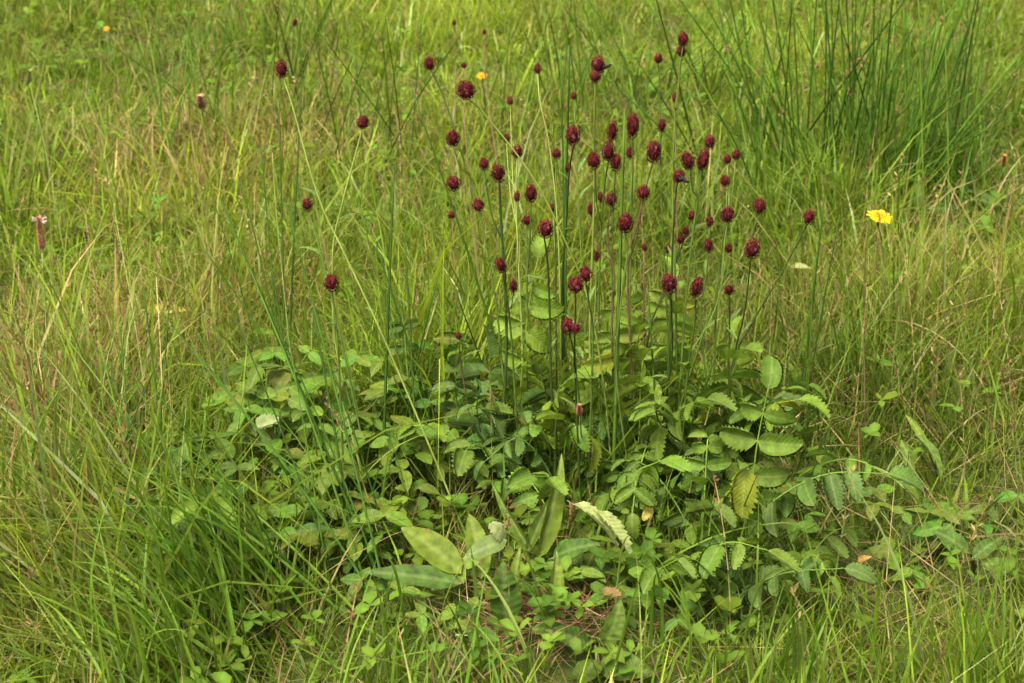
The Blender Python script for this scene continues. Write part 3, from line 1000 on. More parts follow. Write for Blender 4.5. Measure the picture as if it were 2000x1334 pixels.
# the yellowed leaflet and the pale withered leaf: leaves of their own
for (lab, nm, px, py, Y, dpx, L, c, tmpl, nrm, w) in (
        ('drooping yellow burnet leaflet with a brown blotch hanging among green ones', 'yellow_leaflet', 1455, 915, 1.545, (1450, 1015), 100, (.135, .17, .013), T_BURNET[0], (0, -1, .35), 1.0),
        ('pale whitish withered leaf curled over in the centre foreground', 'withered_leaf', 1120, 985, 1.53, (1240, 1060), 125, (.26, .31, .11), T_BURNET[1], (.35, -.3, 1), .5),
        ('second pale leaf with ragged end lying across the withered leaf', 'withered_leaf', 1165, 1000, 1.525, (1235, 1078), 105, (.23, .28, .09), T_BURNET[3], (.5, -.5, .7), .55),
        ('pale pointed leaf underside propped on brown stalk in the centre foreground', 'pale_leaf', 990, 1055, 1.52, (890, 1085), 95, (.09, .14, .035), T_LANCE[0], (0, -.5, 1), 1.9),
        ('small blunt whitish green leaf turned face up above the pale pointed leaf', 'pale_leaf', 988, 1048, 1.525, (962, 1018), 52, (.23, .27, .11), T_BURNET[2], (0, -.7, .7), 1.4),
        ('orange brown dying leaf lying over green herbs at the bottom centre', 'dying_leaf', 1170, 1165, 1.46, (1225, 1150), 50, (.16, .10, .035), T_BURNET[1], (0, -.6, 1), 1.2),
        ('long yellow dead leaf lying flat in the grass at the far left', 'dead_leaf', 282, 606, 2.28, (372, 600), 95, (.42, .36, .07), T_LANCE[0], (0, -.8, .6), .85),
        ('grey green leaf edge curled like a lip among clover at left', 'pale_leaf', 500, 835, 1.72, (552, 815), 62, (.20, .25, .10), T_BURNET[3], (0, -.6, .8), 1.0),
        ('pale cream curled leaf bleached in the grass at right', 'bleached_leaf', 1545, 520, 2.3, (1580, 515), 42, (.22, .24, .08), T_LANCE[1], (0, -.7, .7), 1.3),
        ('small orange leaf among grass right of the bottom centre', 'dying_leaf', 1675, 1095, 1.5, (1710, 1078), 34, (.25, .14, .03), T_LANCE[1], (0, -.7, .7), 1.6),
        ('narrow yellowing leaf between burnet stems left of the yellow leaflet', 'yellow_leaflet', 1270, 985, 1.58, (1262, 1015), 38, (.30, .27, .05), T_BURNET[2], (.2, -1, .3), 1.0)):
    p0 = P(px, py, Y)
    p1 = P(dpx[0], dpx[1], Y - .02)
    s = L * unit(p0)
    o = obj(nm, tmpl, None, frame(p0, p1 - p0, Vector(nrm), s * w, s, s), c)
    o['label'] = lab
    o['category'] = 'leaf'


# ------------------------------------------------------------------ clover and trefoil plants
def clover(label, base, n_leaf, hmin, hmax, spread, size, color):
    b = G(*base)
    t = thing('clover_plant', label, 'plant', b, 'clover plants in the lower left')
    hmin, hmax = hmin * .75, hmax * .75
    for k in range(n_leaf):
        az = random.uniform(0, 6.28)
        r = spread * math.sqrt(random.random())
        top = b + Vector((r * math.cos(az), r * math.sin(az), random.uniform(hmin, hmax)))
        mid = b.lerp(top, .5) + Vector((-math.cos(az), -math.sin(az), 0)) * r * .25
        pet = tube('leaf', catmull([b, mid, top], 4), .0011, .0007, M_STEM, t, (.09, .12, .03), 4)
        f = random.uniform(0, 6.28)
        tiltv = Vector((random.gauss(0, .3), random.gauss(-.25, .3), 1)).normalized()
        s = size * random.uniform(.75, 1.2)
        for q in range(3):
            an = f + (q - 1) * random.uniform(1.3, 2.0)
            d = Vector((math.cos(an), math.sin(an), random.uniform(-.35, .15)))
            c = tuple(x_ * random.uniform(.8, 1.25) for x_ in color)
            obj('leaflet', random.choice(T_CLOVER), pet, frame(top - b, d, tiltv, s * 1.15, s, s), c)


CL1, CL2, CL3 = (.078, .142, .013), (.094, .158, .014), (.062, .118, .014)
for args in (
        ('bushy clover plant beside the pale curled leaf, left end of the clover', (540, 960), 7, .09, .17, .07, .030, CL1),
        ('clover plant with broad bright leaflets just under the lone low burnet head', (660, 950), 8, .10, .18, .07, .032, CL2),
        ('clover plant with pointed leaflets in front of tall rush stalks', (640, 1050), 7, .08, .15, .07, .034, CL2),
        ('clover plant touching the large yellow green dock leaf from behind', (760, 1000), 7, .09, .16, .07, .032, CL1),
        ('bluish clover plant between the leaning rush stalks, just left of centre', (860, 960), 6, .09, .17, .06, .030, CL3),
        ('low clover plant at the foot of the leaning rush stalks', (600, 1140), 7, .06, .12, .07, .030, CL1),
        ('clover plant with one upright round bright leaflet by the grass in front', (700, 1120), 7, .06, .13, .06, .032, CL2),
        ('shaded clover plant under the dock leaf, close to dark ground', (800, 1160), 8, .04, .10, .08, .024, CL3),
        ('small leaved clover plant in front of the shaded one, near the bottom edge', (760, 1240), 8, .03, .08, .09, .022, CL1),
        ('clover plant at bottom centre left, mixed with fine grass', (900, 1270), 8, .03, .08, .09, .024, CL2),
        ('bright crinkled clover plant in the centre foreground above dock leaves', (1120, 1190), 9, .05, .09, .05, .026, CL2),
        ('clover plant right of the bottom dock leaves in shade', (1330, 1240), 8, .03, .09, .09, .024, CL1),
        ('dark clover plant in the hollow at the right edge', (1930, 1080), 7, .03, .07, .07, .026, CL3),
        ('clover plant by the bleached grass spike at right', (1780, 1100), 8, .03, .09, .08, .026, CL1),
        ('clover plant beneath the long blue green burnet leaf at right', (1620, 1020), 7, .04, .09, .07, .026, CL2)):
    clover(*args)
for args in (
        ('tall clover plant at the upper left corner of the leafy mound, against grass', (520, 900), 8, .12, .2, .07, .030, CL1),
        ('clover plant whose leaves hide the feet of the upright rush stalks', (790, 930), 8, .12, .2, .07, .030, CL1),
        ('clover plant at the left edge of the leafy mound beside long leaning grass', (470, 1020), 8, .08, .16, .07, .032, CL3),
        ('clover plant with crowded leaves in the middle of the left mound', (600, 990), 9, .10, .19, .08, .032, CL1),
        ('clover plant just left of the blotched yellow green dock leaf', (700, 1070), 8, .09, .15, .06, .032, CL2),
        ('clover plant half shaded at the lower left corner of the leafy mound', (520, 1120), 8, .07, .13, .07, .030, CL3),
        ('clover plant in the dim gap between the left mound and the centre stems', (880, 1040), 8, .08, .15, .06, .028, CL1),
        ('clover plant just behind the dead straw at the bottom', (1040, 1190), 8, .04, .08, .07, .026, CL3),
        ('clover plant in front of the low right burnet leaves', (1300, 1170), 8, .04, .09, .07, .026, CL1),
        ('clover plant under the drooping yellow leaflet', (1460, 1110), 8, .05, .10, .07, .026, CL1)):
    clover(*args)


# ------------------------------------------------------------------ broad leaved dock plants
def dock(label, base, leaves):
    b = G(*base)
    t = thing('dock_plant', label, 'plant', b, 'dock plants at the foot of the burnet')
    for (p0, p1, dY0, dY1, wid, c, nrm, ti) in leaves:
        a, e_ = P(p0[0], p0[1], b.y + dY0 - .05), P(p1[0], p1[1], b.y + dY1 - .06)
        s = (e_ - a).length * 1.08
        lf = obj('leaf', T_DOCK[ti], t, frame(a - b, e_ - a, Vector(nrm), s * wid, s, s * .8), c)
        pet = tube('petiole', [b.copy(), b.lerp(a, .5) + Vector((0, 0, .01)), a], .0018, .0012, M_STEM, t, (.12, .13, .04), 4)


DK1, DK2, DK3, DK4 = (.078, .130, .018), (.105, .155, .018), (.048, .095, .014), (.092, .135, .013)
dock('dock plant with a large yellow green blotched leaf slanting in front of the clover', (905, 1150), [
    ((900, 1120), (785, 1005), -.02, .03, 1.25, DK4, (.3, -.8, .9), 0),
    ((940, 1130), (925, 990), 0, .03, 1.1, DK2, (.2, -1, .5), 1),
    ((900, 1140), (725, 1105), -.03, -.02, .9, DK3, (0, -.5, 1), 2)])
dock('dock plant with tall folded leaves rising in the centre foreground', (1060, 1130), [
    ((1050, 1090), (1112, 900), 0, .04, .55, DK2, (.3, -1, .3), 3),
    ((1030, 1080), (1078, 950), 0, .02, .5, DK1, (-.3, -1, .3), 1),
    ((1040, 1080), (955, 950), 0, .04, .5, DK1, (-.2, -1, .4), 3),
    ((1080, 1090), (1150, 1050), -.02, -.03, 1.4, DK3, (0, -.6, 1), 0)])
dock('dock plant with one upright round glossy leaf low in the centre', (1010, 1230), [
    ((990, 1215), (985, 1110), -.01, .0, 1.7, DK3, (.1, -1, .4), 2),
    ((1000, 1200), (1005, 1080), .01, .02, .8, DK2, (-.4, -1, .3), 3),
    ((1070, 1200), (1100, 1090), .0, .02, .9, DK2, (.5, -1, .3), 3),
    ((1040, 1230), (1115, 1220), -.02, -.03, 1.2, DK1, (0, -.5, 1), 0)])
dock('dock plant with wide flat leaves at the bottom edge, right of dead straw', (1160, 1290), [
    ((1170, 1300), (1270, 1300), 0, -.01, 1.9, DK1, (.1, -.7, 1), 0),
    ((1165, 1290), (1125, 1330), 0, -.03, 1.8, DK1, (-.2, -.6, 1), 2),
    ((1150, 1260), (1090, 1225), .01, .0, 1.5, DK3, (-.2, -.7, 1), 0),
    ((1180, 1260), (1225, 1180), .01, .02, 1.4, DK1, (.3, -1, .6), 1)])
dock('dock plant with three broad leaves in the hollow at the right edge', (1900, 1120), [
    ((1900, 1090), (1960, 1040), 0, .02, 1.3, DK3, (0, -.7, 1), 0),
    ((1890, 1080), (1830, 1020), 0, .02, 1.4, DK3, (0, -.7, 1), 1),
    ((1920, 1100), (1995, 1110), 0, 0, 1.5, DK1, (0, -.7, 1), 2)])
dock('leafy dock plant below the yellow flower with wide strap leaves', (1780, 430), [
    ((1770, 420), (1700, 450), 0, -.05, .7, DK3, (0, -.7, 1), 1),
    ((1790, 410), (1800, 340), 0, .02, .8, DK1, (0, -1, .3), 0),
    ((1800, 415), (1870, 390), 0, .0, .8, DK3, (0, -.7, 1), 1),
    ((1760, 405), (1740, 345), 0, .03, .7, DK1, (0, -1, .3), 3)])
dock('pale dock plant at right, leaves arching down over the grass', (1840, 930), [
    ((1790, 850), (1870, 920), 0, -.04, .55, DK1, (.3, -.5, 1), 1),
    ((1760, 860), (1790, 930), .02, -.02, .7, DK1, (-.3, -.5, 1), 1),
    ((1810, 870), (1770, 800), 0, .04, .6, DK2, (0, -.9, .5), 0)])


# ------------------------------------------------------------------ tufts of broad grass blades
def tuft(label, base, blades):
    """blades: (tip px, py, dY, width mm, colour, template)"""
    b = G(*base)
    t = thing('grass_tuft', label, 'grass tuft', b, 'tufts of broad grass')
    for (r0, tip, dY, w, c, ti) in blades:
        a = b + Vector((r0[0], r0[1], 0))
        e_ = P(tip[0], tip[1], b.y + dY)
        d = e_ - a
        m = T_BLADE[ti]
        tipv = m.vertices[len(m.vertices) - 2].co
        # rotate the template so that its own tip lands on e_
        ty, tz = tipv.y, tipv.z
        Lt = math.hypot(ty, tz)
        s = d.length / Lt
        dn = d.normalized()
        hd = Vector((d.x, d.y, 0))
        if hd.length < .01:
            hd = Vector((random.gauss(0, 1), random.gauss(0, 1), 0))
        hd.normalize()
        # template bends toward -z: make -z point outwards so that the blade arches over
        upv = (-hd + dn * hd.dot(dn)).normalized()
        al = math.atan2(tz, ty)
        y_ax = dn * math.cos(al) + upv * -math.sin(al)
        z_ax = dn * math.sin(al) + upv * math.cos(al)
        obj('blade', m, t, frame(a - b, y_ax, z_ax, w * .001, s, s), c)


def fan(base, n, tips, jit, w, cols, bend=(0, 1, 2, 3, 5)):
    out = []
    for k in range(n):
        tp = random.choice(tips)
        c = random.choice(cols)
        f = random.uniform(.75, 1.25)
        out.append(((random.gauss(0, .04), random.gauss(0, .04)), (tp[0] + random.gauss(0, jit), tp[1] + random.gauss(0, jit * .7)), random.uniform(-.08, .08),
                    random.uniform(*w), tuple(q * f for q in c), random.choice(bend)))
    return out


BG1, BG2, BG3, BG4, BG5 = (.080, .165, .013), (.115, .195, .016), (.055, .125, .012), (.15, .21, .04), (.28, .24, .09)
tuft('lush grass tuft in the lower left, long blades swept up to the left', (430, 1300), fan((430, 1300), 60, [(110, 1110), (200, 1040), (150, 1180), (250, 980), (300, 920), (330, 1010)], 45, (3.8, 7.4), [BG1, BG1, BG2, BG2]))
tuft('dense grass tuft left of the clover, blades leaning left', (530, 1230), fan((530, 1230), 55, [(230, 960), (300, 900), (360, 880), (280, 1060), (390, 960), (160, 900)], 45, (3.1, 6.1), [BG1, BG1, BG3, BG2]))
tuft('grass tuft at the bottom left edge with arching pale tips', (330, 1400), fan((330, 1400), 50, [(60, 1130), (150, 1230), (200, 1180), (280, 1200), (350, 1160), (30, 1250)], 40, (3.8, 6.8), [BG2, BG1, BG4]))
tuft('grass tuft along the left edge with straw coloured blades', (90, 1080), fan((90, 1080), 40, [(40, 800), (110, 830), (130, 760), (20, 900), (160, 850)], 35, (3.1, 6.8), [BG2, BG1, BG4, BG5]))
tuft('upright grass tuft behind the left clover, broad bright blades', (400, 960), fan((400, 960), 36, [(390, 730), (370, 760), (420, 720), (440, 770), (350, 800), (470, 800)], 25, (3.8, 6.8), [BG1, BG2]))
tuft('fresh upright grass tuft left of the central stems', (830, 900), fan((830, 900), 30, [(760, 560), (850, 600), (900, 580), (800, 640), (920, 660), (720, 680), (870, 520)], 40, (1.8, 3.2), [BG2, BG2, BG1]))
tuft('fresh grass tuft between clover and stems, further back', (900, 800), fan((900, 800), 28, [(860, 480), (930, 520), (820, 560), (960, 560), (790, 500)], 40, (1.6, 3), [BG2, BG2, BG1, BG4]))
tuft('tall broad grass tuft in the bottom right corner', (1880, 1420), fan((1880, 1420), 20, [(1930, 1080), (1945, 1060), (1845, 1130), (1900, 1140), (1800, 1200), (1960, 1180)], 14, (4, 6), [BG1, BG2], (0, 5, 0, 1)))
tuft('grass tuft at the bottom edge under the clover, spiky pale blades', (760, 1400), fan((760, 1400), 44, [(720, 1080), (640, 1180), (790, 1160), (840, 1190), (600, 1230), (700, 1230), (880, 1220)], 35, (2.5, 5.4), [BG2, BG1, BG4]))
tuft('grass tuft at the bottom centre around the dead straw', (960, 1390), fan((960, 1390), 36, [(925, 1075), (900, 1200), (1000, 1230), (940, 1200), (1040, 1260), (870, 1240)], 35, (2.5, 6.1), [BG2, BG1, BG4]))
tuft('thin grass tuft right of the flat dock leaves, blades crossing', (1300, 1360), fan((1300, 1360), 34, [(1240, 1090), (1290, 1080), (1320, 1200), (1360, 1230), (1200, 1220), (1400, 1230)], 30, (2.5, 4.7), [BG2, BG1, BG4]))
tuft('grass tuft at the bottom edge right of centre, narrow upright blades', (1560, 1400), fan((1560, 1400), 46, [(1520, 1140), (1560, 1180), (1610, 1160), (1650, 1210), (1480, 1220), (1680, 1130)], 40, (2.5, 5.4), [BG2, BG1, BG4]))
tuft('straw streaked grass tuft at the right edge in the sun', (1840, 800), fan((1840, 800), 46, [(1900, 600), (1860, 620), (1800, 580), (1950, 640), (1780, 640), (1930, 690)], 40, (1.5, 3), [BG2, BG4, BG5, BG1]))
tuft('yellow green grass tuft at right above the long blue green leaf', (1660, 800), fan((1660, 800), 50, [(1620, 560), (1700, 540), (1680, 600), (1580, 620), (1750, 600)], 40, (1.5, 2.8), [BG2, BG4, BG1]))
tuft('broad leaved grass tuft right of the yellow flower with yellowed blades', (1920, 470), fan((1920, 470), 20, [(1880, 340), (1930, 330), (1980, 380), (1850, 400), (1990, 320)], 30, (3.5, 6), [BG1, BG3, BG2, BG5]))
tuft('low broad grass tuft in front of the big rush clump', (1620, 440), fan((1620, 440), 60, [(1560, 330), (1610, 320), (1660, 330), (1700, 340), (1520, 370)], 35, (3.8, 6.8), [BG1, BG3, BG2]))
tuft('broad grass tuft at the right foot of the big rush clump', (1820, 390), fan((1820, 390), 60, [(1790, 270), (1850, 260), (1890, 280), (1760, 300), (1920, 300)], 35, (3.8, 6.8), [BG1, BG3, BG2]))

tuft('thin grass tuft growing up through the burnet leaves in the middle', (1180, 1010), fan((1180, 1010), 34, [(1120, 700), (1220, 680), (1060, 780), (1300, 740), (1360, 820), (1160, 860)], 45, (1.8, 3.4), [BG2, BG1, BG1, BG4]))
tuft('thin grass tuft mixed into the left leafy mound', (680, 1060), fan((680, 1060), 34, [(600, 800), (700, 760), (520, 860), (780, 800), (640, 900)], 45, (1.8, 3.6), [BG2, BG1, BG1, BG4]))
tuft('grass tuft mixed into the low right burnet leaves', (1430, 1180), fan((1430, 1180), 26, [(1380, 940), (1460, 980), (1520, 930), (1350, 1040), (1560, 1020)], 40, (1.8, 3.6), [BG2, BG1, BG1, BG4]))
# single conspicuous blades
for (lab, b0, tip, dY, w, c, ti) in (
        ('long pale folded grass blade leaning up left at the bottom right', (1810, 1370), (1655, 930), .05, 6.0, (.17, .22, .07), 1),
        ('thin arching grass blade crossing the left edge toward the lower left tuft', (260, 1090), (10, 800), .02, 2.6, (.17, .22, .09), 2),
        ('short yellow grass blade lying slanted in the right foreground', (1765, 1160), (1822, 1122), 0, 4.5, (.36, .36, .13), 0),
        ('pale narrow grass blade bent from the foot of the central stems to the upper right', (950, 985), (985, 660), .02, 3.2, (.13, .18, .055), 0),
        ('pale grass blade with a papery husk at the bottom edge', (632, 1380), (626, 1255), .0, 3.2, (.36, .28, .16), 5),
        ('bright upright grass blade in front of the dock with blotched leaf', (935, 1250), (918, 1060), -.03, 6.0, (.12, .18, .03), 0),
        ('bright slanting grass blade over the flat bottom dock leaves', (1215, 1350), (1145, 1190), -.02, 4.2, (.15, .2, .04), 0),
        ('grey green grass blade lying across stems at the centre right', (1195, 1050), (1300, 840), .03, 2.8, (.11, .15, .06), 0)):
    b = G(*b0)
    e_ = P(tip[0], tip[1], b.y + dY)
    m = T_BLADE[ti]
    tv = m.vertices[len(m.vertices) - 2].co
    d = e_ - b
    dn = d.normalized()
    hd = Vector((d.x, d.y, 0)); hd.normalize()
    upv = (-hd + dn * hd.dot(dn)).normalized()
    al = math.atan2(tv.z, tv.y)
    o = obj('long_grass', m, None, frame(b, dn * math.cos(al) - upv * math.sin(al), dn * math.sin(al) + upv * math.cos(al), w * .001, d.length / math.hypot(tv.y, tv.z), d.length / math.hypot(tv.y, tv.z)), c)
    o['label'] = lab; o['category'] = 'grass blade'; o['group'] = 'single grass blades that stand out'


# ------------------------------------------------------------------ rushes
C_RUSH, C_RUSH2, C_RUSH3 = (.025, .060, .006), (.038, .082, .008), (.060, .110, .012)


def rush(label, base, stems, spread=(.02, .02), r=.0013, flowers=0.0, follow=.22, pal=None):
    """stems: (tip px, py, dY[, radius factor, base dx])"""
    b = G(*base)
    t = thing('rush_tuft', label, 'rush', b, 'tufts of dark rushes')
    for st in stems:
        px, py, dY = st[:3]
        rf = st[3] if len(st) > 3 else random.uniform(.75, 1.2)
        a = b + Vector((random.gauss(0, spread[0]), random.gauss(0, spread[1]), -.005))
        e_ = P(px, py, b.y + dY)
        a.x += (e_.x - b.x) * follow if len(stems) > 12 else 0
        if e_.z < .03:
            e_.z = .05
        bow = Vector((a.x - e_.x, a.y - e_.y, 0)) * random.uniform(-.02, .05) + Vector((0, 0, .01))
        mid = a.lerp(e_, .5) + bow
        pts = catmull([a, mid, e_], 4)
        c = random.choice(pal or [C_RUSH, C_RUSH, C_RUSH2, C_RUSH3])
        f = random.uniform(.8, 1.25)
        tube('rush_stem', pts, r * rf, r * rf * .5, M_STEM, t, tuple(q * f for q in c), 4)
        if random.random() < flowers:
            k = pts[-3]
            V, F = [], []
            for q in range(9):
                v, f_ = ellipsoid(k - b + Vector((random.gauss(0, .003), random.gauss(0, .003), random.gauss(.004, .004))), .003, .0012, .0012, Vector((random.gauss(0, 1), random.gauss(0, 1), 1)), 3, 4)
                F += [tuple(z_ + len(V) for z_ in p_) for p_ in f_]
                V += v
            obj('flower_cluster', mesh_from('flower_cluster', V, F, M_STEM), t, None, (.20, .11, .05))
    return t


PAL1 = [(.034, .080, .007), (.050, .108, .009), (.070, .132, .011), (.025, .060, .005)]
PAL2 = [(.06, .115, .012), (.08, .14, .014)]
# the big clump at the upper right
big = []
for k in range(140):
    u_ = random.gauss(0, .5)
    big.append((1660 + u_ * 340 + random.gauss(0, 40), random.uniform(-130, 170) + abs(u_) * 60, random.uniform(-.15, .2)))
big += [(1455, 150, 0), (1500, 10, 0), (1480, 120, 0), (1990, 110, .05), (1970, 200, 0), (1560, 60, 0), (1610, -30, 0), (1860, 20, 0, 1.3), (1880, 0, 0, 1.3), (1900, -20, 0, 1.2)]
rush('big rush clump at the upper right, dark stalks fanning past the top edge', (1660, 400), big, (.05, .06), .0019, .05, .45, PAL1)
rush('second half of the big rush clump, stalks slanting right', (1800, 380), [(1880 + random.gauss(0, 70), random.uniform(-100, 150), random.uniform(-.1, .2)) for _ in range(34)], (.04, .05), .0016, .04, .4, PAL1)
rush('blurred rush clump in the far left, stalks slanting up left', (430, 330), [(340 + random.gauss(0, 75), random.uniform(-60, 90), random.uniform(-.2, .2)) for _ in range(24)], (.10, .08), .0015, pal=PAL2)
rush('sparse rush clump far back left of the middle', (720, 330), [(740 + random.gauss(0, 60), random.uniform(30, 120), random.uniform(-.2, .2)) for _ in range(14)], (.05, .06), .0013)
rush('far rush clump just right of the middle near the top edge', (1180, 250), [(1120 + random.gauss(0, 80), random.uniform(-80, 50), random.uniform(-.2, .2)) for _ in range(30)], (.1, .08), .0017, pal=PAL2)
rush('far rush clump bent over toward the right near the top edge', (1360, 230), [(1420 + random.gauss(0, 60), random.uniform(20, 100), random.uniform(-.2, .2)) for _ in range(44)], (.07, .07), .0016, pal=PAL2)
rush('faint rush clump at the top edge above the left heads', (560, 250), [(560 + random.gauss(0, 70), random.uniform(-60, 60), random.uniform(-.2, .2)) for _ in range(24)], (.09, .08), .0014)
rush('front rush tuft at lower left, long stalks leaning left through the clover', (760, 1210), [
    (430, 385, .22, 1.3), (470, 480, .2, 1.2), (395, 700, .15), (505, 560, .2), (560, 640, .15), (340, 640, .15), (410, 500, .2), (560, 400, .2, 1.1), (610, 600, .2), (300, 760, .1), (650, 720, .1)], (.035, .03), .0017)
rush('middle rush tuft behind the clover, upright stalks', (820, 960), [
    (770, 320, .05, 1.3), (805, 175, .08, 1.1), (700, 395, .05), (850, 560, 0), (735, 480, .05), (790, 450, .05), (680, 560, 0), (755, 600, 0)], (.04, .03), .0017)
rush('left rush tuft by the straw coloured grass, stalks leaning left', (360, 1080), [
    (140, 590, .2), (190, 650, .15), (100, 620, .2), (235, 640, .15), (60, 700, .15), (280, 560, .2), (160, 760, .1), (310, 700, .1), (215, 780, .1), (330, 600, .1)], (.06, .04), .0017)
rush('thin rush tuft left of the lone head, two stalks crossing high up', (560, 860), [
    (545, 200, .15, 1.1), (510, 290, .15, 1.0), (420, 400, .1), (470, 350, .1), (590, 160, .2), (525, 480, .05), (395, 480, .05)], (.03, .03), .0016)
rush('single thick rush stalk standing straight in front of the heads', (1195, 1030), [(1220, 215, .0, 1.9)], (.0, .0), .0015)
rush('pair of rush stalks side by side left of the stacked heads', (1085, 900), [(1113, 88, .05, 1.3), (1095, 105, .05, 1.2), (1080, 175, .06, .9), (1103, 250, .02, 1.0)], (.01, .01), .0014)
rush('dark rush stalks on the right, between lone leaning head and yellow flower', (1565, 860), [(1610, 385, .02, 1.4), (1640, 420, .03, .9), (1590, 500, 0, .9)], (.008, .01), .0013)
rush('rush stalk lying sideways low among the heads, cut short', (990, 900), [(893, 578, -.1, 1.0), (985, 480, 0, 1.6)], (.004, .01), .0014)
rush('dark rush stalks rising through the right burnet leaves', (1310, 1010), [(1318, 480, 0, 1.2), (1390, 600, 0, 1.1), (1265, 560, 0, 1), (1400, 690, 0, 1)], (.03, .02), .0016)

# thin pale flowering culms of grass
for (lab, b0, via, Y, c, w) in (
        ('pale thin grass culm leaning left of the yellow dead leaf', (300, 900), [(265, 640), (225, 420)], 2.1, (.2, .24, .08), .0007),
        ('straight bleached grass culm with a cut tip beside the yellow dead leaf', (322, 960), [(315, 720), (305, 540)], 1.95, (.30, .27, .12), .0009),
        ('pale grass culm running up behind the tall leaning burnet stem', (585, 900), [(560, 620), (540, 420), (532, 300)], 1.95, (.17, .21, .06), .0008),
        ('pale blurred grass culm at the far left above the plantain', (130, 520), [(90, 300), (60, 170)], 2.7, (.14, .18, .05), .0008),
        ('pale blurred grass culm in the left background slanting left', (240, 500), [(200, 280), (165, 180)], 2.75, (.14, .18, .05), .0008),
        ('bleached grass culm bent over small heads right of the middle', (1000, 860), [(1010, 480), (1012, 350)], 1.85, (.22, .24, .07), .0007),
        ('fine straw culm rising at the right of the sunlit grass', (1690, 830), [(1688, 720), (1685, 640)], 1.9, (.40, .33, .16), .0009),
        ('straw culm lying slanted in the right grass', (1600, 770), [(1570, 800), (1520, 850)], 1.85, (.40, .33, .16), .001),
        ('orange dead stalk slanting at the left edge', (15, 1060), [(35, 1010), (60, 960)], 1.68, (.45, .22, .07), .0018),
        ('reddish dead stalk slanting in the left foreground', (560, 1290), [(530, 1215), (505, 1180)], 1.5, (.40, .16, .08), .0012),
        ('pale straw stalk lying level over the dead straw at the bottom', (1030, 1262), [(960, 1243), (890, 1240)], 1.45, (.55, .42, .24), .0009)):
    b = G(*b0)
    n_ = len(via)
    pts = [b] + [P(q[0], q[1], b.y + (Y - b.y) * (i + 1) / n_) for i, q in enumerate(via)]
    V, F = tube_data([p - b for p in catmull(pts, 4)], w, w * .6, 4)
    o = obj('grass_culm', mesh_from('grass_culm', V, F, M_STEM), None, Matrix.Translation(b), c)
    o['label'] = lab; o['category'] = 'grass stalk'; o['group'] = 'single dry grass stalks'


# ------------------------------------------------------------------ yellow flowers
def tinted(name, V, T, C, mat):
    C4 = np.ones((len(C), 4)); C4[:, :3] = np.array(C)
    return raw_mesh(name, np.array([tuple(v) for v in V]), np.array(T), C4, mat)


def composite(label, px, py, wpx, Y, base, tilt, col, n=46):
    b = G(*base)
    c = P(px, py, Y)
    R = wpx * unit(c) / 2
    t = thing('yellow_flower', label, 'flower', b, 'yellow composite flowers')
    up = Vector(tilt).normalized()
    sx = up.cross(Vector((0, 1, 0))).normalized()
    sy = up.cross(sx)
    V, T, C = [], [], []
    for ring, (r1, lift, cnt) in enumerate(((1.0, .06, n // 2), (.76, .13, n // 3), (.46, .2, n // 4), (.2, .24, n // 6))):
        for k in range(cnt):
            a = 2 * math.pi * (k + random.uniform(-.25, .25) + ring * .4) / cnt
            d = sx * math.cos(a) + sy * math.sin(a)
            s = up.cross(d)
            l = R * r1 * random.uniform(.78, 1.14)
            w = R * .07 * random.uniform(.85, 1.2)
            o_ = len(V)
            h0, h1 = R * .05, R * lift * random.uniform(.7, 1.3)
            V += [d * l * .1 - s * w * .5 + up * h0, d * l * .1 + s * w * .5 + up * h0, d * l * .6 + s * w + up * h1, d * l * .97 + s * w * .9 + up * h1,
                  d * l * .94 + up * h1, d * l * .97 - s * w * .9 + up * h1, d * l * .6 - s * w + up * h1]
            f = random.uniform(.85, 1.1)
            f *= (1.0, .85, .70, .55)[ring]  # shade toward the centre painted into the inner rings
            cc = (col[0] * f, col[1] * f * (1, .95, .9, .82)[ring], col[2] * f)
            C += [tuple(q * .8 for q in cc)] * 2 + [cc] * 5
            T += [o_, o_ + 1, o_ + 2, o_, o_ + 2, o_ + 6, o_ + 6, o_ + 2, o_ + 4, o_ + 2, o_ + 3, o_ + 4, o_ + 6, o_ + 4, o_ + 5]
    o = obj('petal_head', tinted('petal_head', V, T, C, M_PETAL), t, Matrix.Translation(c - b))
    V, F = tube_data([c - b - up * R * .75, c - b - up * R * .45, c - b, c - b + up * R * .06], R * .12, R * .38, 8)
    obj('calyx', mesh_from('calyx', V, F, M_STEM), t, None, (.06, .085, .025))
    tube('stem', catmull([b, b.lerp(c, .55) + Vector((.004, 0, 0)), c - up * R * .7], 5), .0012, .001, M_STEM, t, (.075, .12, .03), 5)


composite('bright yellow dandelion like flower in front of the big rush clump', 1718, 424, 53, 2.45, (1715, 520), (.12, -.22, 1), (.80, .60, .012), 56)
composite('small orange yellow flower in the blurred grass above the left heads', 941, 149, 25, 3.1, (945, 260), (0, -.3, 1), (.75, .40, .01), 24)
composite('tiny orange flower in the blurred upper left corner', 208, 57, 14, 3.7, (210, 150), (0, -.8, 1), (.75, .36, .01), 20)
composite('tiny yellow flower at the left edge above the plantain', 24, 385, 11, 2.9, (26, 420), (0, -.8, 1), (.7, .5, .02), 16)


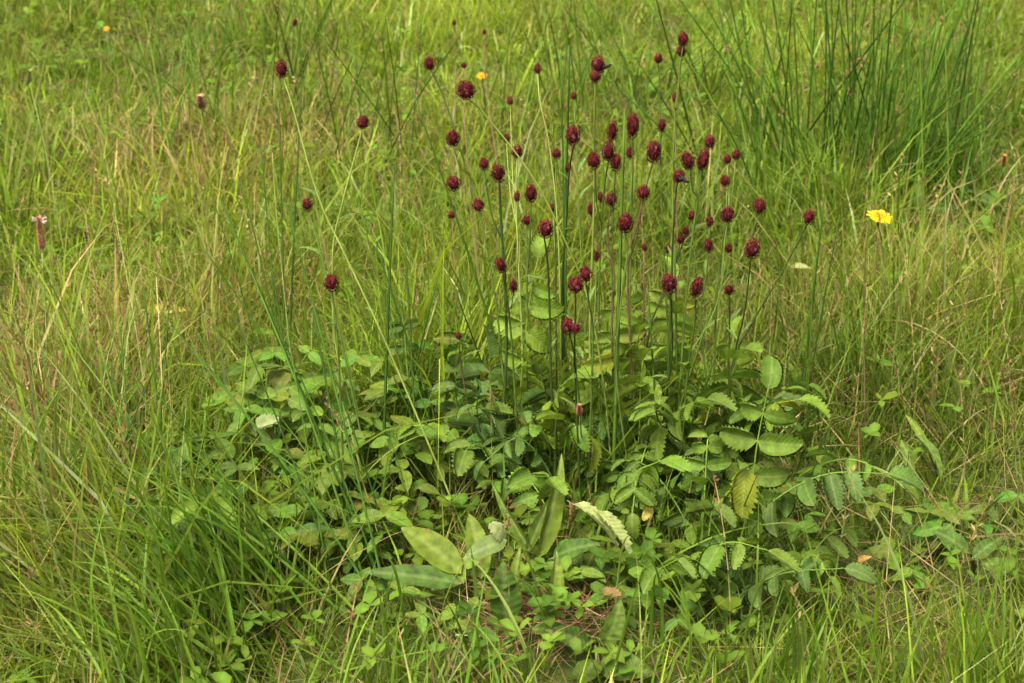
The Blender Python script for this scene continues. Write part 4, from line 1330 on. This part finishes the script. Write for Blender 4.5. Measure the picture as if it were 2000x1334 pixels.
# ------------------------------------------------------------------ plantain spikes
def plantain(label, base, top, bot, Y, wpx, spike_c, white):
    b = G(*base)
    p0, p1 = P(bot[0], bot[1], Y), P(top[0], top[1], Y)
    un = unit(p0)
    t = thing('plantain', label, 'plant', b, 'ribwort plantain spikes')
    V, T, C = [], [], []
    ax = p1 - p0
    L = ax.length
    axn = ax.normalized()
    s = axn.cross(Vector((0, 1, 0))).normalized()
    q = s.cross(axn)
    R = wpx * un / 2
    nb = 130
    for k in range(nb):
        f = k / nb
        a = k * 2.4
        rr = R * (.55 + .45 * math.sin(math.pi * min(1, f * 1.1 + .12)))
        c0 = axn * (L * f) + (s * math.cos(a) + q * math.sin(a)) * rr * .55
        d = ((s * math.cos(a) + q * math.sin(a)) * .7 + axn).normalized()
        sd = axn.cross(d).normalized() * R * .3
        o_ = len(V)
        V += [c0 - d * R * .2, c0 + sd, c0 + d * R * .75, c0 - sd, c0 + d * R * .25 + d.cross(sd).normalized() * R * .25]
        col = tuple(x_ * random.uniform(.6, 1.4) for x_ in spike_c)
        C += [col] * 5
        T += [o_, o_ + 1, o_ + 4, o_ + 1, o_ + 2, o_ + 4, o_ + 2, o_ + 3, o_ + 4, o_ + 3, o_, o_ + 4]
    for k in range(nb // 4 if white else 0):
        a = random.uniform(0, 6.28)
        c0 = axn * (L * random.uniform(.85, 1.0)) + (s * math.cos(a) + q * math.sin(a)) * R * .6
        d = ((s * math.cos(a) + q * math.sin(a)) + axn * random.uniform(-.1, .6)).normalized()
        o_ = len(V)
        V += [c0, c0 + d * R * 1.1 + axn * R * .16, c0 + d * R * 1.2 - axn * R * .16]
        C += [(.45, .40, .30)] * 3
        T += [o_, o_ + 1, o_ + 2]
    obj('flower_spike', tinted('flower_spike', V, T, C, M_HEAD), t, Matrix.Translation(p0 - b))
    tube('stem', catmull([b, b.lerp(p0, .5) + Vector((.003, 0, 0)), p0], 5), .001, .0008, M_STEM, t, (.14, .19, .055), 5)
    for k in range(4):
        a = random.uniform(0, 6.28)
        l = random.uniform(.06, .1)
        obj('leaf', random.choice(T_LANCE), t, frame(Vector((0, 0, 0)), Vector((math.cos(a), math.sin(a), 1.0)), Vector((-math.cos(a), -math.sin(a), .5)), l, l, l), (.06, .11, .03))


plantain('tall plantain with a pinkish brown spike and white stamens at its tip, far left', (88, 800), (76, 425), (82, 488), 2.05, 17, (.36, .20, .13), True)
plantain('plantain with brown spike in the blurred reddish grass at upper left', (398, 300), (392, 190), (394, 212), 2.9, 24, (.28, .20, .11), False)
plantain('small pinkish bud spike low among the central leaves', (1133, 960), (1131, 792), (1132, 812), 1.66, 14, (.30, .13, .09), False)
plantain('pale plantain spike at far left, blurred', (75, 260), (58, 138), (54, 165), 3.1, 10, (.26, .26, .12), False)
plantain('brown plantain spike near the top edge left of the middle', (560, 200), (578, 38), (574, 50), 3.2, 11, (.24, .11, .06), False)
plantain('brown orange spike by the broad grass at the right edge', (1965, 420), (1962, 305), (1960, 325), 2.75, 14, (.30, .17, .05), False)

# ------------------------------------------------------------------ matted dead straw in the front
b = G(1060, 1268)
x = b.x + rng.normal(0, .032, 160); y = b.y + rng.normal(0, .02, 160)
az = np.where(rng.random(160) < .6, math.radians(165), rng.uniform(0, 6.28, 160)) + rng.normal(0, .25, 160)
cc = np.where((rng.random(160) < .5)[:, None], np.array([.22, .10, .07]), np.array([.42, .29, .17])) * rng.uniform(.5, 1.3, 160)[:, None]
o = obj('straw_mat', blade_mesh('straw_mat', np.stack([x, y, hgt(x, y) + rng.uniform(.01, .035, 160)], -1), rng.uniform(.03, .09, 160), az,
        rng.uniform(1.2, 1.6, 160), rng.normal(0, .3, 160), rng.uniform(.001, .0022, 160), cc, cc * 1.1, 3))
o['kind'] = 'stuff'; o['label'] = 'reddish clump of matted dead straw at the bottom centre'; o['category'] = 'dry grass'
